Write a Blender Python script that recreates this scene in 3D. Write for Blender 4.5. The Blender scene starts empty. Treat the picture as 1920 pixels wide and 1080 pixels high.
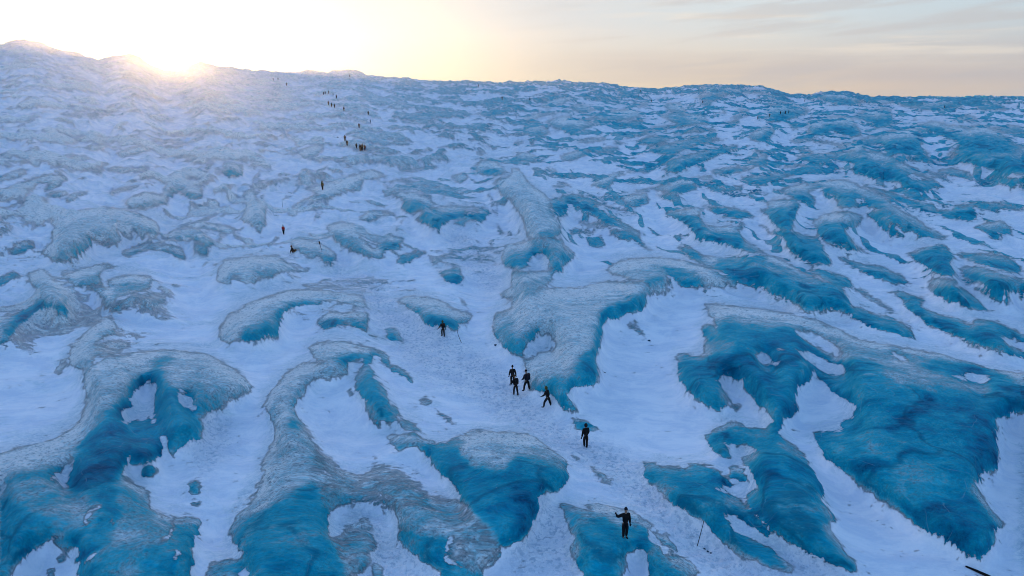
import bpy, math, random
import numpy as np
from mathutils import Vector, Matrix
R = math.radians
scn = bpy.context.scene
col = scn.collection

# ------------------------------------------------------------------ camera
CAM_Z = 24.0; PITCH = R(15.8); F = 1280.0          # F in pixels of the 1920 wide photograph
cam = bpy.data.cameras.new('camera'); cam_o = bpy.data.objects.new('camera', cam); col.objects.link(cam_o)
cam_o.location = (0, 0, CAM_Z); cam_o.rotation_euler = (math.pi/2 - PITCH, 0, 0)
cam.sensor_width = 36; cam.lens = 36*F/1920; cam.clip_start = 0.5; cam.clip_end = 20000
scn.camera = cam_o
cp, sp = math.cos(PITCH), math.sin(PITCH)
def ray(u, v):
    a = (u-960)/F; b = (540-v)/F
    d = np.array([a, cp + b*sp, -sp + b*cp]); return d/np.linalg.norm(d)
def project(x, y, z):
    dz = z-CAM_Z; depth = y*cp - dz*sp; up = y*sp + dz*cp
    depth = np.where(depth < 0.5, 0.5, depth)
    return 960 + F*x/depth, 540 - F*up/depth

# ------------------------------------------------------------------ sun, sky, exposure
SUN_PX = (314, 117)
sd = ray(*SUN_PX)
SUN_EL = math.asin(sd[2]); SUN_AZ = math.atan2(sd[0], sd[1])      # azimuth from +Y towards +X
sun = bpy.data.lights.new('sun', 'SUN'); sun.energy = 2.2; sun.angle = R(0.53); sun.color = (1.0, 0.60, 0.2)
sun_o = bpy.data.objects.new('sun', sun); col.objects.link(sun_o)
sun_o.rotation_euler = Vector((-sd[0], -sd[1], -sd[2])).to_track_quat('-Z', 'Y').to_euler()
sun_o.location = (sd[0]*300, sd[1]*300, 200)
scn.view_settings.view_transform = 'Standard'; scn.view_settings.look = 'None'
scn.view_settings.exposure = 0.0; scn.view_settings.gamma = 1.0
scn.view_settings.use_curve_mapping = False
EXPO = 2.0
scn.view_settings.exposure = EXPO
scn.cycles.use_denoising = True; scn.cycles.filter_width = 1.0; scn.cycles.sample_clamp_indirect = 1.0; scn.cycles.sample_clamp_direct = 12.0
scn.cycles.max_bounces = 6; scn.cycles.diffuse_bounces = 3; scn.cycles.volume_bounces = 0
scn.cycles.caustics_reflective = False; scn.cycles.caustics_refractive = False

class NT:
    def __init__(s, tree): s.t = tree; s.n = tree.nodes; s.l = tree.links
    def new(s, typ, **kw):
        n = s.n.new(typ)
        for k, v in kw.items(): setattr(n, k, v)
        return n
    def put(s, sock, v):
        if hasattr(v, 'is_output') or isinstance(v, bpy.types.NodeSocket): s.l.new(v, sock)
        elif v is not None: sock.default_value = v
    def math(s, op, a, b=None, c=None, clamp=False):
        n = s.new('ShaderNodeMath', operation=op, use_clamp=clamp)
        for i, v in enumerate((a, b, c)):
            if v is not None: s.put(n.inputs[i], v)
        return n.outputs[0]
    def vmath(s, op, a, b=None, out=0):
        n = s.new('ShaderNodeVectorMath', operation=op); s.put(n.inputs[0], a)
        if b is not None: s.put(n.inputs[1], b)
        return n.outputs[out]
    def mapr(s, v, a, b, c=0.0, d=1.0, interp='SMOOTHSTEP'):
        n = s.new('ShaderNodeMapRange', interpolation_type=interp)
        s.put(n.inputs[0], v)
        for i, x in zip((1, 2, 3, 4), (a, b, c, d)): s.put(n.inputs[i], x)
        return n.outputs[0]
    def mix(s, f, a, b, mode='MIX'):
        n = s.new('ShaderNodeMix', data_type='RGBA', blend_type=mode); s.put(n.inputs[0], f)
        for i, v in ((6, a), (7, b)):
            if isinstance(v, tuple) and len(v) == 3: v = (*v, 1)
            s.put(n.inputs[i], v)
        return n.outputs[2]
    def noise(s, vec, scale, detail=4, rough=0.55, dist=0.0, lac=2.0):
        n = s.new('ShaderNodeTexNoise'); s.put(n.inputs['Vector'], vec)
        n.inputs['Scale'].default_value = scale; n.inputs['Detail'].default_value = detail
        n.inputs['Roughness'].default_value = rough; n.inputs['Distortion'].default_value = dist
        return n.outputs['Fac']
    def ramp(s, v, stops, interp='LINEAR'):
        n = s.new('ShaderNodeValToRGB'); n.color_ramp.interpolation = interp; s.put(n.inputs[0], v)
        e = n.color_ramp.elements
        e[0].position = 0.0; e[0].color = (*stops[0][1], 1); e[1].position = 1.0; e[1].color = (*stops[-1][1], 1)
        for p, c in stops[1:-1]: el = e.new(p); el.color = (*c, 1)
        return n.outputs[0]

world = bpy.data.worlds.new('World'); scn.world = world; world.use_nodes = True
w = NT(world.node_tree); w.n.clear()
tc = w.new('ShaderNodeTexCoord')
dirv = w.vmath('NORMALIZE', tc.outputs['Generated'])
sky = w.new('ShaderNodeTexSky', sky_type='NISHITA'); sky.sun_disc = False
sky.sun_elevation = SUN_EL; sky.sun_rotation = SUN_AZ; sky.altitude = 600; sky.air_density = 1.0; sky.dust_density = 1.0; sky.ozone_density = 3.0
SKY_STRENGTH = 0.12
bg = w.new('ShaderNodeBackground'); bg.inputs['Strength'].default_value = SKY_STRENGTH
wo = w.new('ShaderNodeOutputWorld'); w.l.new(bg.outputs[0], wo.inputs[0])
sep = w.new('ShaderNodeSeparateXYZ'); w.l.new(dirv, sep.inputs[0])
elev = w.math('MULTIPLY', w.math('ARCSINE', sep.outputs[2]), 180/math.pi)
cosang = w.vmath('DOT_PRODUCT', dirv, tuple(sd), out=1)
ang = w.math('MULTIPLY', w.math('ARCCOSINE', cosang), 180/math.pi)
a01 = w.math('DIVIDE', ang, 90.0, clamp=True)
def lin(r, g, b): return tuple(((c/255+0.055)/1.055)**2.4 if c > 10 else c/3300 for c in (r, g, b))
def k3(c, k): return tuple(x*k for x in c)
# thin high overcast lit by the low sun: colour by angle from the sun, at the horizon and 7 degrees above it
low = w.ramp(a01, [(0.0, lin(252, 240, 212)), (0.15, lin(240, 236, 226)), (0.33, lin(230, 221, 204)), (0.45, lin(236, 218, 195)),
                   (0.60, lin(222, 206, 194)), (0.80, lin(205, 200, 198)), (1.0, lin(196, 196, 204))])
high = w.ramp(a01, [(0.0, lin(250, 249, 244)), (0.2, lin(238, 241, 242)), (0.33, lin(220, 228, 234)), (0.50, lin(222, 235, 240)),
                    (0.66, lin(208, 226, 235)), (0.85, lin(186, 204, 222)), (1.0, lin(170, 190, 216))])
base = w.mix(w.mapr(elev, 0.3, 6.5), low, high)
# streaky clouds: noise stretched along the horizon, rising slightly to the right
azn = w.math('ARCTAN2', sep.outputs[0], sep.outputs[1])
cx = w.new('ShaderNodeCombineXYZ')
w.l.new(w.math('MULTIPLY', azn, 3.2), cx.inputs[0])
w.l.new(w.math('SUBTRACT', w.math('MULTIPLY', elev, 0.62), w.math('MULTIPLY', azn, 3.2)), cx.inputs[1])
c1 = w.noise(cx.outputs[0], 1.25, 7, 0.56, 0.25)
cx2 = w.new('ShaderNodeCombineXYZ')
w.l.new(w.math('MULTIPLY', azn, 2.6), cx2.inputs[0])
w.l.new(w.math('ADD', w.math('MULTIPLY', elev, 0.9), w.math('MULTIPLY', azn, 0.4)), cx2.inputs[1])
c2 = w.noise(cx2.outputs[0], 1.1, 8, 0.6, 0.4)
away = w.mapr(ang, 22.0, 38.0)
dark = w.math('MULTIPLY', w.mapr(c1, 0.48, 0.62), away)
lite = w.math('MULTIPLY', w.mapr(c2, 0.50, 0.68), w.math('MULTIPLY', away, w.mapr(elev, 1.2, 3.5)))
base = w.mix(w.math('MULTIPLY', lite, 0.75), base, lin(247, 238, 224))
base = w.mix(w.math('MULTIPLY', dark, 0.5), base, lin(206, 202, 202))
# one long bank low over the right of the ice
bank = w.math('MULTIPLY', w.math('MULTIPLY', w.mapr(elev, 0.4, 1.2), w.mapr(elev, 3.9, 2.6)), w.mapr(w.noise(cx2.outputs[0], 0.6, 5, 0.5, 0.2), 0.36, 0.56))
base = w.mix(w.math('MULTIPLY', w.math('MULTIPLY', bank, away), 0.5), base, lin(198, 194, 198))
K = 0.90*2.0**(-EXPO)/SKY_STRENGTH
base = w.mix(1.0, base, (K, K, K), 'MULTIPLY')
# blue dome above
ZB = 1.0
dome = w.mix(1.0, sky.outputs[0], (3.25*ZB, 2.54*ZB, 2.30*ZB), 'MULTIPLY')
skyc = w.mix(w.mapr(elev, 7.0, 24.0), base, dome)
# aureole round the sun
au = w.math('ADD', w.math('MULTIPLY', w.mapr(ang, 1.5, 0.2), 20.0), w.math('MULTIPLY', w.math('POWER', 2.718, w.math('MULTIPLY', ang, -0.45)), 4.0))
au = w.math('ADD', au, w.mapr(ang, 11.0, 2.0, 0.0, 1.5))
aum = w.new('ShaderNodeVectorMath', operation='SCALE'); aum.inputs[0].default_value = (1.0, 0.84, 0.56); w.l.new(au, aum.inputs[3])
skyc = w.mix(1.0, skyc, aum.outputs[0], 'ADD')
w.l.new(skyc, bg.inputs[0])
# ---END-SKY

# ------------------------------------------------------------------ helpers
def tag(o, label=None, cat=None, group=None, kind=None):
    if label: o['label'] = label
    if cat: o['category'] = cat
    if group: o['group'] = group
    if kind: o['kind'] = kind
    return o
def sstep(a, b, x):
    t = np.clip((x-a)/(b-a), 0, 1); return t*t*(3-2*t)
def hash2(ix, iy, seed):
    h = (ix.astype(np.int64)*374761393 + iy.astype(np.int64)*668265263 + seed*982451653) & 0xffffffff
    h = ((h ^ (h >> 13))*1274126177) & 0xffffffff
    return ((h ^ (h >> 16)) & 0xffffff)/16777215.0
def vnoise(x, y, seed=0):
    ix = np.floor(x); iy = np.floor(y); fx = x-ix; fy = y-iy
    g = None
    ux = fx*fx*fx*(fx*(fx*6-15)+10); uy = fy*fy*fy*(fy*(fy*6-15)+10)
    def grad(dx, dy):
        a = hash2(ix+dx, iy+dy, seed)*2*np.pi
        return np.cos(a)*(fx-dx) + np.sin(a)*(fy-dy)
    n = (grad(0, 0)*(1-ux)+grad(1, 0)*ux)*(1-uy) + (grad(0, 1)*(1-ux)+grad(1, 1)*ux)*uy
    return n*1.4                                   # about -1..1
def fbm(x, y, octv=4, seed=0, gain=0.5):
    s = 0; a = 1; t = 0
    for i in range(octv):
        s = s + a*vnoise(x, y, seed+i*17); t += a; a *= gain; x = x*2.03+5.1; y = y*2.03-3.7
    return s/t
def ridged(x, y, octv=3, seed=0):
    s = 0; a = 1; t = 0
    for i in range(octv):
        s = s + a*(1-np.abs(vnoise(x, y, seed+i*31))*1.6); t += a; a *= 0.5; x = x*2.07+2.3; y = y*2.07+9.1
    return s/t
def blur(a, s):
    n = int(s*2.5)+1; k = np.exp(-np.arange(-n, n+1)**2/(2*s*s)); k /= k.sum()
    for ax in (0, 1):
        p = np.pad(a, [(n, n) if q == ax else (0, 0) for q in (0, 1)], mode='edge')
        c = 0
        for i, kv in enumerate(k):
            c = c + kv*(p[i:i+a.shape[0], :] if ax == 0 else p[:, i:i+a.shape[1]])
        a = c
    return a

# ------------------------------------------------------------------ where bare ice shows through the snow
# outlines of the ice bodies as surveyed from the photograph (tiles of 480 px, 4 units per px);
# kind: i clear ice, g ice frosted towards its upper edge, f frosted ice, p ice under patchy snow, s snow lying in the ice, one patch a crest highlight painted as snow
ICE = """
@960,150
g.6 430,190 550,185 640,230 530,250 450,225
g.4 30,310 150,260 300,240 370,255 250,270 150,300
g.4 250,310 400,270 500,300 570,295 600,320 500,340 430,400 380,380 300,350
g.6 380,390 500,340 680,320 560,370 450,410
g.4 90,350 180,320 240,360 300,400 200,430 80,400
g.5 560,290 700,240 900,220 1000,265 900,290 780,310 650,300
g.7 790,350 900,310 1030,300 980,330 840,365
g.6 1100,270 1200,250 1450,270 1480,330 1300,340 1200,310
g.8 830,440 950,390 1100,350 1290,330 1310,350 1100,380 950,420 860,450
g.8 920,465 1050,420 1200,430 1330,370 1450,360 1540,370 1530,395 1380,390 1250,420 1080,490 1000,490
g.8 1010,530 1150,490 1400,430 1620,445 1500,470 1350,490 1200,555 1100,555
g.4 450,465 560,440 700,430 720,450 560,475
i.7 760,450 880,480 780,490
g.4 0,470 100,440 60,490
g.5 100,480 190,440 160,495
g.7 1580,320 1700,300 1720,330 1620,340
g.7 1620,285 1700,260 1800,275 1700,290
i.8 1530,250 1600,230 1620,260
g.6 1130,190 1250,170 1300,220 1290,250 1180,230
g.6 1650,230 1800,210 1760,250
i.8 770,95 900,90 920,130 800,120
i.9 1050,140 1180,140 1130,165
g.6 1370,60 1500,45 1600,55 1850,70 1920,80 1920,110 1750,100 1600,110 1480,100
g.8 1760,420 1920,350 1920,470 1850,470
g.4 180,200 300,150 420,120 470,140 380,180 280,210
g.5 600,130 700,120 780,150 690,160
g.5 880,180 980,170 1080,190 980,205
g.5 1350,130 1500,110 1640,130 1500,160
g.5 1400,170 1480,160 1520,190 1430,200
@1440,150
g.8 0,350 50,370 50,410 0,440
g.8 150,450 300,430 500,470 640,530 700,545 560,500 300,460 200,480
g.8 160,330 350,320 450,280 620,280 660,340 720,410 640,430 550,410 450,370 470,400 420,420 280,400 330,360 280,340 190,380
g.8 630,280 700,240 900,210 940,260 930,300 940,340 800,370 800,330 700,300
g.8 600,490 750,430 900,390 1100,360 1180,470 1130,490 1220,560 900,560 820,510 730,510 720,530 620,520
s0 720,530 740,490 860,480 910,560 760,560
g.9 1100,340 1250,310 1400,350 1600,340 1720,390 1800,440 1860,500 1640,540 1400,560 1390,530 1460,480 1380,450 1250,400
s0 1340,370 1420,390 1380,400
s0 1460,350 1560,350 1490,370
g.8 1680,360 1850,340 1920,360 1920,400 1780,400
g.8 300,120 400,95 550,100 700,140 720,180 600,190 450,170 380,140
g.7 1080,310 1100,280 1150,310
g.7 900,150 1100,180 1400,150 1500,200 1200,230 1000,200
g.8 1500,160 1700,170 1850,230 1600,230
g.7 1390,280 1500,260 1590,290 1480,310
g.7 0,190 130,170 250,200 340,230 200,290 50,320 0,310
g.7 750,150 900,140 1000,170 850,185
g.7 1250,140 1450,140 1600,160 1400,165
g.7 1600,145 1750,140 1790,165 1650,165
g.7 0,110 100,100 200,120 120,140 0,150
@0,270
f.2 300,820 400,740 390,680 420,620 360,590 600,500 780,475 960,500 1080,540 1180,590 1200,680 1130,690 1040,690 990,620 950,700 930,680 890,550 870,630 920,740 860,760 830,720 700,750 560,860 420,885
i.45 460,850 620,760 720,720 700,750 560,870 420,885
g.45 900,820 1000,780 1120,745 1250,750 1380,790 1400,880 1330,850 1200,800 1100,790 960,850
g.4 1200,710 1330,640 1480,640 1590,720 1630,760 1560,770 1480,720 1300,720
g.3 1310,610 1500,585 1680,610 1800,650 1700,680 1560,640 1400,620
f.35 1460,740 1560,780 1560,830 1460,820
f.2 930,440 1000,390 1100,360 1220,390 1280,450 1150,470 1000,490
f.3 1220,400 1260,280 1340,230 1400,290 1520,340 1530,410 1430,420 1340,350 1300,400
g.3 1520,310 1660,340 1760,390 1650,360
f.25 1440,460 1600,460 1590,500 1520,500
f.4 1660,230 1690,130 1820,160 1830,240 1700,250
f.25 0,810 80,760 200,720 260,740 260,790 150,830 0,840
i.5 60,800 260,740 200,830
f.15 200,980 330,940 420,1040 440,1080 250,1080
i.8 0,1000 100,960 190,990 100,1010 0,1070
g.4 450,970 560,960 640,930 800,900 890,920 760,950 740,1000 780,1050 600,1080 520,1040
g.4 800,1020 1000,980 1150,1000 1120,1080 840,1080
f.15 1620,980 1680,870 1920,840 1920,1040 1850,1050 1780,1000 1720,1060 1640,1040
f.3 320,350 480,240 480,290 400,350
f.4 180,400 260,400 240,450 180,450 130,560 150,480
g.3 0,350 150,300 350,230 530,240 500,270 300,300 100,370 0,400
g.3 350,370 520,350 500,400 350,400
g.3 490,420 560,370 700,340 600,400 500,450
g.3 800,370 900,330 1060,310 1000,340 850,380
g.3 930,300 1090,240 1190,235 1050,280
g.4 0,640 130,600 60,660 0,690
f.1 1830,360 1920,340 1920,620 1800,570 1850,500
g.3 380,140 500,100 620,85 720,120 560,130 420,170
g.3 160,80 290,10 300,80 200,130
g.3 0,80 60,60 100,110 30,110
g.3 750,190 880,170 960,190 1150,160 1100,210 900,220
g.3 1380,210 1500,180 1660,110 1560,190 1440,220
g.3 1340,130 1440,100 1540,90 1440,140
g.2 0,250 120,200 250,190 150,250 0,290
g.25 640,20 800,0 830,20 700,60
g.25 850,80 1000,20 1200,10 1100,60 920,100
@480,270
f.1 230,520 330,430 480,370 330,330 520,310 700,240 880,190 1000,250 800,270 790,350 620,360 640,390 450,420 350,450 280,560
f.2 670,250 720,300 790,270 790,350 680,320
g.35 830,265 950,290 1100,260 1300,300 1500,350 1300,320 1100,285 950,300
g.6 960,370 1060,345 1200,370 1320,420 1350,460 1250,500 1150,520 1080,480 1130,430 1040,390 960,395
i.75 1180,570 1300,500 1450,480 1600,500 1720,480 1770,510 1690,600 1600,570 1500,560 1420,600 1380,660 1290,610
f.1 1280,500 1400,470 1600,470 1740,480 1600,490 1400,490
s0 1540,515 1620,505 1700,520 1620,530
g.35 520,620 600,590 740,600 800,720 870,780 960,790 950,870 830,850 700,790 590,730 580,680
g.9 910,740 980,690 1110,700 1080,800 1000,800 960,810 930,790
g.3 760,560 850,500 980,500 1080,540 950,540 850,590
g.9 1040,880 1100,830 1250,800 1300,820 1200,850 1110,910
f.3 1280,840 1400,860 1400,900 1330,900
i.8 1350,960 1470,940 1520,910 1560,1010 1530,1060 1490,1070 1420,1020
f.25 240,730 330,710 470,740 600,820 600,900 520,880 480,840 430,860 330,810
i.6 500,850 600,840 600,900 540,885
f.2 0,850 150,840 250,900 440,950 300,960 200,960 100,1000 0,1010
f.15 0,430 80,440 70,620 0,680
g.5 1620,190 1700,120 1800,130 1880,200 1830,240 1720,240
g.5 1220,180 1330,160 1390,180 1250,200
g.5 1250,90 1350,90 1480,120 1450,135 1330,120
g.4 1640,60 1720,55 1750,75 1680,90
g.4 1450,240 1560,220 1610,250 1540,300
f.2 1790,280 1920,240 1920,420 1840,380
g.4 1440,375 1550,380 1540,400 1460,395
g.3 1050,190 1200,185 1250,210 1100,215
f.4 1840,860 1870,760 1920,740 1920,940 1850,910
f.4 1750,895 1830,905 1800,920
f.5 1800,580 1830,620 1880,690 1830,670 1805,620
g.2 300,60 400,20 520,10 500,60 380,120
g.2 640,130 750,100 830,110 800,150 680,150
g.2 100,280 250,250 270,270 150,300 0,340 0,300
@960,270
g.5 0,90 60,65 150,75 210,110 170,140 60,130
g.5 350,100 500,50 700,30 800,30 760,80 700,70 600,60 500,110 420,135
i.8 680,50 780,35 820,30 760,80
g.8 1010,45 1150,20 1400,0 1300,40 1190,90 1100,70
g.9 1080,160 1280,95 1500,40 1700,5 1700,40 1560,80 1450,135 1300,190 1260,215 1100,205 1200,170
g.4 240,190 310,180 380,240 300,225
g.5 590,310 650,270 760,225 870,200 1040,190 1030,215 880,215 790,250 730,330 690,340
g.5 290,320 370,290 470,315 340,330
g.7 860,350 1000,340 1150,310 1250,265 1370,275 1400,340 1270,375 1200,360 1100,350 950,360
g.5 800,400 900,385 1010,370 1030,440 980,465 890,470
g.9 1080,390 1240,370 1240,400 1180,435
g.9 1400,290 1500,300 1600,330 1740,310 1730,350 1600,360 1510,365 1450,320
g.6 1350,250 1500,235 1520,270 1400,265
g.9 1480,200 1600,180 1750,170 1830,180 1640,235 1520,225
g.9 1690,265 1800,240 1920,240 1920,320 1800,300
g.6 1740,120 1920,90 1920,180 1800,160
i.8 1770,45 1920,55 1920,95
f.4 1820,350 1920,370 1920,390
f.15 0,170 60,200 140,310 250,380 290,440 280,500 330,560 370,640 330,690 200,710 110,700 100,600 50,500 0,440
i.95 290,420 340,400 430,470 400,540 360,550 310,500
i.95 350,395 480,380 600,410 700,460 880,500 1000,545 870,520 780,500 650,460 600,460 700,520 850,600 950,650 1040,690 900,660 780,620 700,590 620,540 540,500 420,450
f.3 430,540 520,580 700,600 750,630 650,630 520,600
i.7 200,670 370,640 380,680 300,705 210,700
i.85 420,660 480,630 560,650 680,690 620,680 470,670 460,695
g.6 720,640 850,660 950,680 1000,760 1080,810 1000,790 900,710 820,720 750,680
g.7 0,760 150,720 380,720 380,760 480,830 440,880 380,900 380,960 290,970 280,850 210,810 130,870 110,930 0,940
i.9 70,880 200,780 260,770 130,860 100,920
f.3 0,960 150,960 320,960 300,1020 220,1080 0,1080
g.9 1120,520 1300,490 1450,480 1400,540 1450,600 1400,620 1700,620 1730,580 1740,640 1700,660 1760,740 1910,815 1780,815 1650,770 1500,730 1370,730 1380,680 1330,620 1250,570
i.9 1440,470 1600,475 1760,500 1830,560 1700,560 1560,540 1480,500
i.8 1820,500 1920,490 1920,530
i.8 1820,590 1920,620 1920,660
i.9 1230,765 1330,770 1440,840 1420,880 1340,860
f.15 700,960 760,900 900,860 1100,850 1300,880 1450,930 1700,1050 1750,1080 1300,1080 1160,960 1170,1060 1000,1040 850,1000
i.8 1020,930 1160,960 1270,1070 1440,1060 1450,980 1300,960 1180,930 1060,910
i.8 1000,1030 1140,1010 1150,1080 1050,1070
i.9 1430,900 1500,860 1920,840 1920,1080 1800,1080 1650,1010 1550,950
f.1 1430,850 1560,850 1500,900 1400,890
f.2 550,1060 750,1030 1000,1050 1050,1080 560,1080
@1440,270
g.9 190,100 450,70 700,50 900,75 970,130 1100,180 1200,240 1330,330 1200,340 1220,380 1080,350 990,310 1000,290 850,280 720,240 650,230 640,180 480,150 330,150
s0 440,110 520,125 660,150 640,170 520,155
s0 1020,235 1100,225 1230,270 1100,275
g.7 0,230 150,210 300,200 180,240 30,290 0,290
i.8 0,250 120,230 30,290 0,290
g.5 80,180 200,150 330,160 200,180
i.8 350,185 500,190 600,215 450,205
g.7 60,350 200,310 400,280 600,270 700,330 850,390 960,470 1040,500 900,500 750,470 600,480 520,470 520,400 420,370 410,335 290,350 370,440 340,465 250,440 190,400
s0 640,415 720,405 740,440 670,445
i.9 700,290 800,330 960,370 1100,430 1250,450 1270,500 1380,500 1400,460 1530,470 1570,520 1560,575 1400,570 1250,530 1130,490 1000,440 850,370 720,320
i.9 1440,440 1700,440 1920,480 1920,510 1700,480 1760,520 1600,490 1500,450
g1 720,515 950,495 1100,550 1200,630 1310,680 1370,715 1250,715 1130,690 1040,640 960,590 880,570 950,640 1050,700 1030,725 930,690 830,610 780,560
g.9 340,590 420,530 560,510 720,540 700,600 600,630 560,650 630,710 650,760 800,830 640,800 480,760 380,700 370,640
g.9 0,430 100,420 200,420 240,470 210,550 190,600 190,650 100,640 30,590 0,540
i.95 0,650 200,665 380,710 420,800 490,900 400,905 250,870 160,800 130,720 50,680 0,670
g.9 0,830 100,870 250,960 400,1030 540,1080 0,1080
i.9 260,930 400,945 600,1000 650,1080 560,1080 400,1000
i.9 510,855 570,850 700,900 850,920 1000,990 1080,1050 950,1050 800,1000 650,930
i.95 1040,820 1100,810 1200,770 1330,760 1380,810 1400,850 1360,890 1420,990 1300,990 1200,930 1100,870
i.9 1380,810 1500,820 1750,840 1850,880 1920,960 1850,975 1700,930 1550,890 1450,850
g1 1450,920 1600,930 1800,1000 1920,1020 1920,1080 1700,1080 1460,1000
g.5 1200,1060 1250,1010 1420,1020 1400,1080
g.9 1520,630 1620,600 1760,580 1840,640 1830,680 1700,670 1780,720 1700,720 1630,660
i.95 1650,270 1750,255 1920,260 1920,345 1780,310
g.9 1260,200 1400,180 1520,220 1550,260 1600,285 1500,270 1400,240 1300,230
i.8 1620,300 1770,330 1700,325
i.8 1170,180 1300,240 1450,320 1340,280 1220,230
g.9 1290,110 1500,80 1700,60 1860,60 1920,30 1920,230 1750,210 1650,190 1500,150
g.9 1010,110 1150,90 1220,100 1280,150 1150,140
i.9 890,0 1120,0 1180,50 1220,80 1100,80 950,60
i.9 1270,70 1450,60 1450,0 1850,0 1920,20 1860,60 1640,60 1400,80
i.8 200,35 370,60 250,75
f.3 450,0 720,0 720,50 600,40
@0,540
i.6 0,250 120,190 200,140 300,60 280,0 560,0 550,80 500,130 530,190 480,225 430,225 420,180 380,170 340,150 250,220 150,290 80,370 60,430 0,450
i.9 130,190 250,130 330,90 340,150 250,220 150,290 90,280
f.15 290,0 560,0 540,120 480,110 350,120 300,70
f.25 660,0 1130,0 1040,30 900,60 860,110 760,140 790,90 740,50
p.3 860,120 1000,50 1250,30 1260,90 1180,160 1050,170 900,180 760,150
f.1 520,540 540,430 640,350 730,250 830,235 890,290 860,340 760,380 700,440 800,480 700,520 690,590 640,615 540,590
f.2 420,640 430,590 480,520 500,540 470,620 440,665
p.2 700,440 900,380 1000,420 850,500 760,520
f.15 500,1080 610,1000 640,900 660,800 635,760 640,640 700,590 800,530 950,500 1100,480 1250,465 1400,480 1530,490 1640,540 1780,620 1880,720 1860,800 1740,850 1600,920 1520,960 1520,1080
i1 700,1080 760,990 900,870 1000,780 1080,690 1000,700 1150,600 1200,600 1260,690 1330,760 1420,840 1480,900 1520,1080
i.7 1140,560 1220,490 1330,475 1310,540 1220,580 1150,640
i.7 1150,600 1000,700 900,830 780,960 860,930 1000,780 1100,700
i.45 1340,760 1480,700 1600,780 1700,800 1600,900 1500,920
s0 1090,700 1140,685 1175,720 1170,850 1160,950 1185,1030 1150,1030 1120,950 1060,1010 1030,970 980,1020 910,1040 930,990 900,930 980,900 1010,890 990,850 930,850 1000,810
s0 1330,750 1380,800 1430,830 1480,910 1475,950 1440,930 1380,890 1330,820
f.1 1650,290 1720,210 1850,130 1920,90 1920,410 1810,400 1700,420 1650,380
i.7 1850,300 1920,260 1920,410 1830,400
@480,540
f.15 0,90 100,60 250,20 450,10 800,60 850,110 700,90 500,100 380,130 250,150 200,210 170,280 180,380 130,370 40,380 0,410
i.85 0,300 130,200 250,130 380,110 500,90 480,130 380,140 260,150 200,210 175,290 180,385 140,370 40,370 0,415
f.25 500,90 700,90 850,130 800,150 650,110
i.9 450,250 500,230 600,235 700,260 620,280 540,320 500,310
f.15 480,220 560,180 700,190 720,260 600,235
f.3 700,180 850,180 850,230 830,330 880,380 960,400 900,350 800,330 740,300 700,260
i.5 700,250 840,230 840,330 760,310
i.8 970,300 1060,310 1120,410 1030,400 980,360
f.2 1050,100 1150,60 1350,80 1500,170 1620,200 1600,270 1520,260 1520,320 1280,280 1240,220 1180,170
i.8 1100,120 1250,180 1400,220 1520,250 1530,330 1440,310 1280,280 1240,220 1180,170
f.35 1520,70 1580,110 1620,160 1550,120
f.3 1920,0 1830,50 1850,80 1920,70
i.5 1920,160 1800,190 1770,320 1810,380 1850,440 1920,490
f.15 390,440 500,410 630,400 800,440 880,450 950,480 990,520 850,510 740,540 690,580 600,570 470,550 420,500
i.8 560,570 700,520 870,450 900,450 990,520 1000,590 1060,580 1150,650 1190,700 1160,720 1080,660 1020,630 980,590 930,530 900,500 870,520 860,580 880,650 950,740 990,830 1000,870 1060,880 1075,980 1200,1020 1250,1080 1150,1080 1060,1010 960,980 900,880 820,860 760,780 740,650 800,600 820,530 740,540 690,580
p.4 800,870 920,870 970,990 930,1060 860,1000
f.15 50,880 110,790 210,660 350,570 550,560 690,590 680,640 550,690 470,680 380,740 310,810 280,890 320,1000 380,1080 150,1080 110,960 60,900
i.5 310,790 380,740 370,790 300,850 290,920 350,1080 250,1080 230,900
f.3 690,760 720,750 720,820 700,820
i.5 1230,850 1290,830 1330,880 1260,890
p.6 1330,880 1420,960 1500,1010 1500,1040 1420,1000 1340,930
@960,540
f.1 0,80 150,50 250,0 1000,0 1220,0 1200,30 1000,50 1010,110 990,190 940,180 850,200 790,245 710,230 670,300 680,400 650,480 640,560 665,640 650,710 560,745 440,760 430,820 490,900 490,940 380,900 290,800 130,760 110,700 100,560 80,520 0,490
i.95 1000,40 1010,110 990,190 940,180 850,200 790,245 710,230 670,300 680,400 650,480 640,560 665,640 650,710 560,745 440,760 430,820 490,900 490,940 380,900 290,800 180,760 250,680 400,650 480,600 520,520 600,480 640,380 630,280 680,200 720,140 850,70
i.5 0,380 100,350 200,300 170,400 100,440 90,520 0,490
i.6 130,700 300,640 450,640 400,800 290,800 140,760
s0 110,410 150,400 190,330 280,350 350,420 310,480 200,490 120,540 85,510
f.3 0,0 200,0 130,60 0,70
p.5 870,240 950,240 970,300 1040,400 1000,390 900,310 860,290
f.1 1430,110 1600,130 1920,160 1920,290 1800,260 1650,290 1550,300 1500,220
i.85 1430,270 1540,300 1600,250 1920,280 1920,480 1820,490 1920,590 1920,940 1850,850 1730,740 1720,700 1690,680 1600,650 1530,690 1580,720 1560,740 1630,850 1630,890 1540,920 1480,900 1400,850 1310,760 1240,650 1260,600 1230,540 1250,500 1320,490 1340,515 1450,515 1460,400 1430,330
f.4 1450,380 1600,390 1700,450 1600,500 1450,515
s0 1820,490 1920,490 1920,600 1850,550
i.85 1500,1080 1560,1040 1640,1010 1710,1010 1760,1050 1900,1060 1920,1080
i.7 440,965 560,1000 650,1060 655,1080 500,1080
p.5 1680,860 1740,880 1700,940 1640,900
@1440,540
i.95 0,0 550,0 600,60 620,150 700,140 800,200 900,210 1000,260 1080,310 1100,370 1130,400 1050,370 900,330 750,280 650,230 620,190 480,170 400,170 300,190 200,110 130,90 50,60 0,50
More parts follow.
